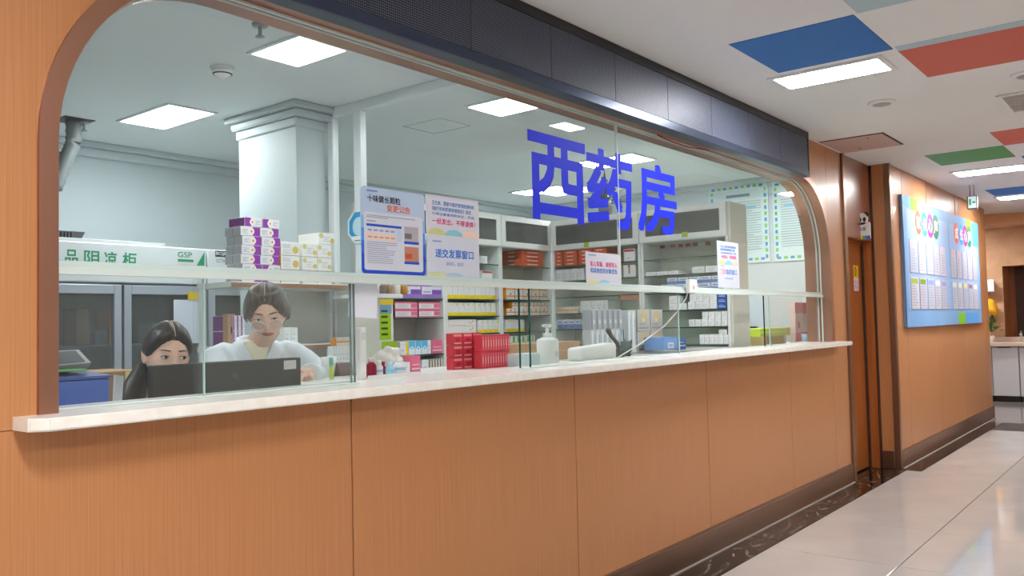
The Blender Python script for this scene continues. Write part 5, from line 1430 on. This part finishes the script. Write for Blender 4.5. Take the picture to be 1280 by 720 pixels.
bumps(nE, Plane(PE2.at(0, .15), PE2.u, PE2.v, PE2.n), w, [(206, 206, 150), (140, 206, 222), (244, 206, 190)])
lettering('lettering', nE, PE2, [('门诊', .04, .085, .075, .034)], ink(240, 130, 170), .018, .0008)
lettering('lettering', nE, PE2, [('取药窗口', .12, .085, .16, .034)], ink(60, 130, 214), .018, .0008)
prints('text_lines', nE, PE2, [(.1, .055, .22, .066), (.04, .135, .1, .141)], ink(160, 180, 220), .0008)

# ================================================================== PEOPLE
def g2(a, b, sa, sb): return math.exp(-(a / sa) ** 2 - (b / sb) ** 2)
def head_surface(d):
    """direction -> point of the head, face towards -Y, centre between the ears"""
    x, y, z = d.x * .072, d.y * .094, d.z * .114
    t = max(0, -d.z)
    x *= 1 - .34 * t ** 1.5
    if y > 0: y *= 1 - .30 * t
    else: y *= 1 + .02 * t - .05 * max(0, d.z)
    if d.y < 0:
        f = min(1, -d.y * 1.6)
        dy = 0.
        dy -= .019 * g2(x, z + .024, .0105, .0135) + .009 * g2(x, z + .004, .0085, .022)
        dy -= .004 * g2(abs(x) - .012, z + .028, .006, .006)
        dy += .0075 * g2(abs(x) - .031, z - .010, .016, .011)
        dy -= .0035 * g2(abs(x) - .030, z - .030, .022, .008)
        dy -= .0065 * g2(x, z + .053, .02, .006) + .0065 * g2(x, z + .064, .018, .006)
        dy += .0045 * g2(x, z + .0585, .022, .0022)
        dy += .003 * g2(x, z + .075, .03, .006)
        dy -= .010 * g2(x, z + .096, .022, .015)
        dy -= .004 * g2(abs(x) - .042, z + .026, .02, .02)
        y += dy * f
    return Vector((x, y, z))
def head_bm(bm, Mx, nu=72, nv=56):
    rows = []
    for j in range(1, nv):
        ph = -math.pi / 2 + math.pi * j / nv
        rows.append([bm.verts.new(Mx @ head_surface(Vector((math.cos(ph) * math.sin(2 * math.pi * i / nu), -math.cos(ph) * math.cos(2 * math.pi * i / nu), math.sin(ph))))) for i in range(nu)])
    b = bm.verts.new(Mx @ head_surface(Vector((0, 0, -1)))); t = bm.verts.new(Mx @ head_surface(Vector((0, 0, 1))))
    for j in range(len(rows) - 1):
        for i in range(nu): bm.faces.new((rows[j][i], rows[j][(i + 1) % nu], rows[j + 1][(i + 1) % nu], rows[j + 1][i]))
    for i in range(nu):
        bm.faces.new((rows[0][(i + 1) % nu], rows[0][i], b)); bm.faces.new((rows[-1][i], rows[-1][(i + 1) % nu], t))
def ellipsoid(bm, c, r, Mx=None, n=16):
    q = bmesh.ops.create_uvsphere(bm, u_segments=n, v_segments=n * 2 // 3, radius=1)
    for v in q['verts']:
        p = Vector((v.co.x * r[0], v.co.y * r[1], v.co.z * r[2])) + Vector(c); v.co = Mx @ p if Mx else p
    for v in q['verts']:
        for f in v.link_faces: f.smooth = True
def loft(bm, rings, n=24):
    R = []
    for c, rx, ry, tl in rings:
        c = Vector(c); rot = Matrix.Rotation(tl, 3, 'X')
        R.append([bm.verts.new(c + rot @ Vector((math.sin(2 * math.pi * k / n) * rx, -math.cos(2 * math.pi * k / n) * ry, 0))) for k in range(n)])
    for i in range(len(R) - 1):
        for k in range(n): bm.faces.new((R[i][k], R[i][(k + 1) % n], R[i + 1][(k + 1) % n], R[i + 1][k]))
    bm.faces.new(R[0][::-1]); bm.faces.new(R[-1])
def remeshed(name, bm, vox, mats, parent, smooth_it=3):
    me = bpy.data.meshes.new(name); bmesh.ops.recalc_face_normals(bm, faces=bm.faces); bm.to_mesh(me); bm.free()
    o = bpy.data.objects.new(name, me); COL.objects.link(o)
    r = o.modifiers.new('r', 'REMESH'); r.mode = 'VOXEL'; r.voxel_size = vox; r.use_smooth_shade = True
    s = o.modifiers.new('s', 'SMOOTH'); s.iterations = smooth_it; s.factor = .5
    dg = bpy.context.evaluated_depsgraph_get()
    me2 = bpy.data.meshes.new_from_object(o.evaluated_get(dg)); o.modifiers.clear(); o.data = me2; bpy.data.meshes.remove(me)
    me2.name = name; me2.materials.clear()
    for m in mats: me2.materials.append(m)
    for p in me2.polygons: p.use_smooth = True
    o.parent = parent; OFF[o.name] = Vector()
    return o
def hand(bm, wrist, fwd, up, side, s=1.):
    """palm, four bent fingers of unequal length and a thumb; side=+1 puts the thumb on +side"""
    fwd = Vector(fwd).normalized(); up = Vector(up).normalized(); sd_ = fwd.cross(up).normalized() * side
    w = Vector(wrist)
    tube(bm, [w - fwd * .02, w + fwd * .02, w + fwd * .05, w + fwd * .085], [.021, .027, .034, .03], 10)
    for k, L in enumerate((.066, .074, .07, .054)):
        b = w + fwd * .075 + sd_ * (.027 - .018 * k)
        tube(bm, [b, b + fwd * L * .45 + up * .006, b + fwd * L * .8 - up * .006, b + fwd * L - up * .018], [.0095, .009, .0082, .0065], 8)
    b = w + fwd * .03 + sd_ * .022
    tube(bm, [b, b + sd_ * .022 + fwd * .02, b + sd_ * .03 + fwd * .045 - up * .008], [.012, .0105, .008], 8)

skin = M('skin', (234, 192, 170), .5, spec=.35)
lipm = M('lips', (178, 96, 92), .45)
hair_b = M('hair_black', (16, 14, 14), .42, rgb2=(48, 43, 40), scale=(150, 40, 14), bump=.9, ramp=(.35, .7))
hair_br = M('hair_brown', (42, 33, 29), .46, rgb2=(110, 95, 84), scale=(170, 45, 14), bump=.9, ramp=(.35, .72))
eyew = M('eye_white', (226, 222, 218), .2); eyed = M('eye_dark', (28, 20, 18), .15)

def sstep(a, b, x): 
    t = max(0, min(1, (x - a) / (b - a))); return t * t * (3 - 2 * t)
def face_parts(root, Mx, hairm, browm, look=(0, 0), thick=.016, lid=.55, vol=1.0, scalp=skin, ear=0., hlc=.075):
    # eyes
    for sx in (-1, 1):
        c = Vector((sx * .031, -.0835, .0085))
        e = part('eye', root, eyew, lambda bm: ellipsoid(bm, c, (.0135, .0075, .0062), Mx), True)
        ic = c + Vector((look[0] * .006, -.0052, look[1] * .003))
        part('iris', e, eyed, lambda bm: ellipsoid(bm, ic, (.0058, .0034, .0058), Mx), True)
        part('eyelid', root, browm, lambda bm: tube(bm, [Mx @ (c + Vector((-.0145 * math.cos(a), -.0062 * math.sin(a) - .0018, .0066 * math.sin(a) ))) for a in [math.pi * k / 8 for k in range(9)]], [.0008, .0013, .0016, .0017, .0017, .0017, .0016, .0013, .0008], 6), True)
        part('eyebrow', root, browm, lambda bm: tube(bm, [Mx @ Vector((sx * (.013 + .0085 * k), -.0895 + .0014 * k * k * .9, (.0315 - .0006 * k + .003 * math.sin(k / 4 * math.pi * .8)))) for k in range(5)], [.0016, .0024, .0024, .002, .001], 6), True)
    # hair cap grown from the head surface
    bm = bmesh.new(); nu, nv = 96, 60; vs = {}
    def cover(p):
        ax = abs(p.x)
        hl = .070 - hlc * (ax / .062) ** 2.2 + .003 * noise.noise(Vector((p.x * 60, 0, 1)))
        front = p.z - hl
        back = p.y - (ear if p.z > -.03 else .018)
        low = p.z + .088
        side = min(back, low)
        return max(front if p.y < .03 else .05, side) if p.z > -.012 else side
    for j in range(nv + 1):
        ph = -math.pi / 2 + math.pi * (j + .001) / (nv + .002)
        for i in range(nu):
            th = 2 * math.pi * i / nu
            d = Vector((math.cos(ph) * math.sin(th), -math.cos(ph) * math.cos(th), math.sin(ph)))
            p = head_surface(d); cv = cover(p)
            if cv > -.006:
                wob = 1 + .12 * noise.noise(Vector((p.x * 30, p.y * 30, p.z * 30)))
                part_dip = 1 - .35 * math.exp(-(p.x / .006) ** 2) * sstep(0, .05, p.z)
                t = thick * sstep(-.006, .02, cv) * wob * part_dip * (vol if p.z < .09 else 1) - .0015 * (1 - sstep(-.006, .004, cv))
                vs[(j, i)] = bm.verts.new(Mx @ (p + d.normalized() * t))
    for j in range(nv):
        for i in range(nu):
            k = [(j, i), (j, (i + 1) % nu), (j + 1, (i + 1) % nu), (j + 1, i)]
            if all(q in vs for q in k):
                f = bm.faces.new([vs[q] for q in k]); f.smooth = True
    hr = finish('hair', bm, hairm, root, True)
    def partline(bm):
        pts = []
        for k in range(10):
            a = math.radians(42 + k * 8.5)
            d = Vector((0, -math.cos(a), math.sin(a))); p = head_surface(d); pts.append(Mx @ (p + d * (thick * .63 + .0012)))
        tube(bm, pts, [.0012] + [.0022] * 8 + [.001], 6)
    part('hair_parting', hr, M('scalp', (206, 170, 150), .6), partline, True)
    return hr
def set_lips(o, Mx):
    o.data.materials.append(lipm)
    inv = Mx.inverted()
    for p in o.data.polygons:
        c = inv @ p.center
        if c.y < -.06 and abs(c.x) < .024 and ((c.x / .023) ** 2 + ((c.z + .0585) / .0105) ** 2) < 1: p.material_index = 1
def ears(bm, Mx):
    for sx in (-1, 1):
        ellipsoid(bm, (sx * .074, .008, -.004), (.009, .019, .031), Mx @ Matrix.Translation((0, 0, 0)))
        ellipsoid(bm, (sx * .079, .014, .004), (.006, .014, .022), Mx)

# ---- standing woman in the white coat, leaning over the desk
RZ2 = math.radians(-24)
P2 = thing('person', 'woman in white coat and clear glasses leaning over the desk', 'person', (2.25, 1.05, 0), RZ2, local=True)
W2 = Matrix.Translation((2.25, 1.05, 0)) @ Matrix.Rotation(RZ2, 4, 'Z')
toL = lambda p: W2.inverted() @ Vector(p)
H2 = W2.inverted() @ (Matrix.Translation((2.20, .885, 1.432)) @ Matrix.Rotation(math.radians(-37), 4, 'Z') @ Matrix.Rotation(math.radians(24), 4, 'X') @ Matrix.Rotation(math.radians(-3), 4, 'Y') @ Matrix.Scale(1.06, 4))
hc = H2 @ Vector((0, .035, -.09)); hcb = H2 @ Vector((0, .045, -.02))
neckb = Vector((0, -.03, 1.292))
lhand = toL((2.20, .61, 1.178)); rhand = toL((1.98, .66, 1.03))
lsh, rsh = Vector((.165, .0, 1.245)), Vector((-.165, .0, 1.245))
lel = toL((2.50, .86, 1.12)); rel = toL((2.02, .98, 1.04))
bm = bmesh.new()
head_bm(bm, H2); ears(bm, H2)
tube(bm, [neckb + Vector((0, .02, -.03)), neckb, hc, hcb], [.062, .054, .05, .05], 18)
loft(bm, [((0, .1, .86), .16, .11, 0), ((0, .09, 1.0), .135, .09, 0), ((0, .05, 1.13), .155, .1, 0), ((0, .01, 1.22), .15, .085, 0), ((0, -.02, 1.29), .07, .055, 0)])
for s_, e_, h_ in ((lsh, lel, lhand), (rsh, rel, rhand)):
    tube(bm, [s_, s_.lerp(e_, .5), e_, e_.lerp(h_, .5), h_], [.045, .042, .037, .033, .022], 14)
hand(bm, lhand, (-.6, -.75, -.1), (0, 0, 1), -1); hand(bm, rhand, (.1, -1, -.1), (0, 0, 1), 1)
for sx in (-1, 1): tube(bm, [(sx * .08, .1, .92), (sx * .085, .1, .5), (sx * .085, .12, .08), (sx * .085, .05, .03), (sx * .085, -.04, .025)], [.085, .06, .042, .04, .035], 14)
body2 = remeshed('body', bm, .0042, [skin], P2, 1)
set_lips(body2, H2)
hr2 = face_parts(P2, H2, hair_br, M('brow_brown', (58, 44, 40), .6), look=(0.1, -.3), thick=.017, vol=1.3, ear=-.012)
# low knot of hair behind the head
part('hair_knot', hr2, hair_br, lambda bm: ellipsoid(bm, (0, .1, -.03), (.04, .03, .035), H2), True)
# glasses
gl2 = part('glasses', P2, M('clear_frame', (222, 218, 210), .15), lambda bm: [tube(bm, [H2 @ Vector((sx * .034 + .0265 * math.cos(a), -.1025 + .006 * abs(math.cos(a) * sx + 1) * .5 + (.006 if math.cos(a) * sx > 0 else 0), -.0135 + .0215 * math.sin(a))) for a in [2 * math.pi * k / 20 for k in range(21)]], .0021, 6) for sx in (-1, 1)] + [tube(bm, [H2 @ Vector((-.0085, -.106, -.008)), H2 @ Vector((0, -.1085, -.006)), H2 @ Vector((.0085, -.106, -.008))], .0018, 6)])
for sx in (-1, 1):
    part('temple', gl2, M('clear_frame'), lambda bm: tube(bm, [H2 @ Vector((sx * .06, -.094, -.01)), H2 @ Vector((sx * .075, -.05, -.004)), H2 @ Vector((sx * .078, .012, .004))], .0016, 6))
    part('lens', gl2, glass('lens_glass', (.97, .97, .97)), lambda bm: ellipsoid(bm, (sx * .034, -.1, -.0135), (.0255, .0012, .0205), H2), True)
# coat
coatm = M('coat_white', (222, 228, 236), .8, rgb2=(230, 235, 241), scale=(9, 9, 14), bump=.25)
def CL(s):   # centre line of the torso and its radii, s 0..1 from hip to neck
    K = [(0, .1, .82, .195, .14), (0, .095, .98, .165, .118), (0, .055, 1.1, .178, .125), (0, .012, 1.2, .183, .112), (0, -.003, 1.262, .15, .088), (0, -.02, 1.318, .074, .066)]
    f = s * (len(K) - 1); i = min(int(f), len(K) - 2); t = f - i
    return [K[i][k] * (1 - t) + K[i + 1][k] * t for k in range(5)]
bm = bmesh.new()
loft(bm, [((c[0], c[1], c[2]), c[3], c[4], 0) for c in [CL(k / 15) for k in range(16)]])
for s_, e_, h_ in ((lsh, lel, lhand), (rsh, rel, rhand)):
    d = (h_ - e_)
    pts, rr = [], []
    A0 = [s_ + Vector((-.075 if s_.x > 0 else .075, 0, .0)), s_ + Vector((-.035 if s_.x > 0 else .035, 0, .004)), s_ + Vector((0, 0, -.006)), s_.lerp(e_, .35), s_.lerp(e_, .7), e_, e_ + d * .35, e_ + d * .7, e_ + d * .92]
    tube(bm, A0, [.05, .063, .068, .066, .06, .058, .055, .049, .047], 18)
for v in bm.verts:
    n_ = noise.noise(Vector((v.co.x * 14, v.co.y * 14, v.co.z * 7))) * .005
    v.co += Vector((v.co.x, v.co.y, 0)).normalized() * n_ if (v.co.x or v.co.y) else Vector()
coat2 = remeshed('coat', bm, .008, [coatm], P2, 4)
def on_front(x, s, off):
    c = CL(s); k = max(0, 1 - (x / c[3]) ** 2)
    return Vector((c[0] + x, c[1] - c[4] * math.sqrt(k) - off, c[2]))
def strip(bm, f0, f1, s0, s1, off, n=10, m_=5, th=.004):
    V = [[bm.verts.new(on_front(f0(s) * (1 - j / m_) + f1(s) * j / m_, s, off)) for j in range(m_ + 1)] for s in [s0 + (s1 - s0) * i / n for i in range(n + 1)]]
    B_ = [[bm.verts.new(v.co + Vector((0, th, 0))) for v in r_] for r_ in V]
    for i in range(n):
        for j in range(m_):
            bm.faces.new((V[i][j], V[i][j + 1], V[i + 1][j + 1], V[i + 1][j])); bm.faces.new((B_[i][j], B_[i + 1][j], B_[i + 1][j + 1], B_[i][j + 1]))
    for i in range(n):
        for j in (0, m_): bm.faces.new((V[i][j], V[i + 1][j], B_[i + 1][j], B_[i][j]))
    for i in (0, n):
        for j in range(m_): bm.faces.new((V[i][j], V[i][j + 1], B_[i][j + 1], B_[i][j]))
    bmesh.ops.recalc_face_normals(bm, faces=bm.faces)
vw = lambda s: .058 * sstep(.5, .98, s) ** .8
part('shirt', P2, M('cream_shirt', (232, 224, 200), .8), lambda bm: strip(bm, lambda s: -vw(s) - .004, lambda s: vw(s) + .004, .55, .985, .006), True)
for sx in (-1, 1):
    part('lapel', coat2, coatm, lambda bm: strip(bm, lambda s: sx * vw(s), lambda s: sx * (vw(s) + .012 + .06 * sstep(.5, .72, s) * (1 - .55 * sstep(.74, .95, s))), .5, .97, .0105), True)
    part('collar', coat2, coatm, lambda bm: tube(bm, [neckb + Vector((sx * .055, -.06, -.035)), neckb + Vector((sx * .074, -.02, .0)), neckb + Vector((sx * .07, .03, .022)), neckb + Vector((sx * .04, .065, .03)), neckb + Vector((0, .075, .032))], [.008, .014, .016, .016, .016], 10), True)
pbt = on_front(-.075, .66, .013)
part('pocket_print', coat2, ink(140, 140, 160), lambda bm: add_box(bm, pbt.x - .02, pbt.x + .02, pbt.y - .001, pbt.y, pbt.z, pbt.z + .004))
part('trousers', P2, M('dark_trousers', (52, 54, 64), .8), lambda bm: [tube(bm, [(sx * .08, .1, .9), (sx * .087, .1, .5), (sx * .087, .12, .07)], [.1, .075, .06], 14) for sx in (-1, 1)], True)

# ---- seated woman behind the monitor
RZ1 = math.radians(-8)
P1 = thing('person', 'seated woman with long black hair peering over the monitor', 'person', (1.635, .80, 0), RZ1, local=True)
W1 = Matrix.Translation((1.635, .80, 0)) @ Matrix.Rotation(RZ1, 4, 'Z')
toL1 = lambda p: W1.inverted() @ Vector(p)
H1 = W1.inverted() @ (Matrix.Translation((1.622, .675, 1.275)) @ Matrix.Rotation(math.radians(-14), 4, 'Z') @ Matrix.Rotation(math.radians(10), 4, 'X') @ Matrix.Rotation(math.radians(4), 4, 'Y'))
nb1 = Vector((0, -.02, 1.09)); hc = H1 @ Vector((0, .035, -.09)); hcb = H1 @ Vector((0, .045, -.02))
bm = bmesh.new(); head_bm(bm, H1); ears(bm, H1)
tube(bm, [nb1 + Vector((0, .02, -.03)), nb1, hc, hcb], [.06, .052, .049, .05], 18)
loft(bm, [((0, .09, .5), .16, .12, 0), ((0, .07, .7), .14, .095, 0), ((0, .03, .92), .15, .1, 0), ((0, .005, 1.03), .155, .08, 0), ((0, -.01, 1.085), .07, .052, 0)])
ls, rs_ = Vector((.16, 0, 1.04)), Vector((-.16, 0, 1.04))
lh, rh = toL1((1.72, .50, 1.03)), toL1((1.54, .50, 1.03))
le, re_ = Vector((.22, -.02, .84)), Vector((-.22, -.02, .84))
for s_, e_, h_ in ((ls, le, lh), (rs_, re_, rh)): tube(bm, [s_, s_.lerp(e_, .5), e_, e_.lerp(h_, .5), h_], [.048, .042, .036, .032, .021], 14)
hand(bm, lh, (-.15, -1, -.05), (0, 0, 1), -1); hand(bm, rh, (.15, -1, -.05), (0, 0, 1), 1)
for sx in (-1, 1): tube(bm, [(sx * .08, .08, .52), (sx * .09, -.18, .52), (sx * .09, -.36, .5), (sx * .09, -.36, .25), (sx * .09, -.34, .06), (sx * .09, -.42, .03)], [.09, .078, .06, .05, .04, .034], 14)
body1 = remeshed('body', bm, .0042, [skin], P1, 1)
set_lips(body1, H1)
hr1 = face_parts(P1, H1, hair_b, M('brow_black', (40, 32, 30), .6), look=(.6, 0), thick=.015, vol=1.1, ear=.026, hlc=.054)
part('ponytail', hr1, hair_b, lambda bm: tube(bm, [H1 @ Vector((0, .09, -.03)), H1 @ Vector((-.05, .085, -.08)), H1 @ Vector((-.088, .04, -.13)), H1 @ Vector((-.1, -.01, -.19)), H1 @ Vector((-.1, -.04, -.27)), H1 @ Vector((-.095, -.05, -.34))], [.035, .04, .042, .04, .034, .016], 14), True)
jm = M('dark_jacket', (26, 26, 32), .7, rgb2=(150, 150, 154), scale=(46, 46, 46), ramp=(.62, .72), detail=2)
bm = bmesh.new()
loft(bm, [((0, .09, .5), .18, .14, 0), ((0, .07, .7), .16, .115, 0), ((0, .03, .92), .172, .12, 0), ((0, .005, 1.02), .17, .098, 0), ((0, -.005, 1.07), .12, .075, 0), ((0, -.01, 1.11), .066, .06, 0)])
for s_, e_, h_ in ((ls, le, lh), (rs_, re_, rh)):
    d = h_ - e_
    tube(bm, [s_, s_.lerp(e_, .4), e_, e_ + d * .5, e_ + d * .9], [.064, .06, .054, .048, .042], 16)
remeshed('jacket', bm, .009, [jm], P1, 4)
part('trousers', P1, M('dark_trousers'), lambda bm: [tube(bm, [(sx * .08, .1, .52), (sx * .09, -.18, .52), (sx * .09, -.37, .5), (sx * .09, -.36, .25), (sx * .09, -.34, .07)], [.115, .095, .078, .064, .055], 14) for sx in (-1, 1)], True)
st = thing('office_stool', 'round grey stool under the seated woman', 'stool', (1.635, .88, 0))
part('seat', st, dark_grey, lambda bm: lathe(bm, [(.16, .37), (.18, .38), (.18, .41), (.16, .42)], 1.635, .88, 0, 24), True)
part('column', st, alu, lambda bm: tube(bm, [(1.635, .88, .06), (1.635, .88, .37)], .025, 12))
for k in range(5):
    a = 2 * math.pi * k / 5
    part('leg', st, alu, lambda bm: tube(bm, [(1.635, .88, .07), (1.635 + .24 * math.cos(a), .88 + .24 * math.sin(a), .02)], .018, 8))
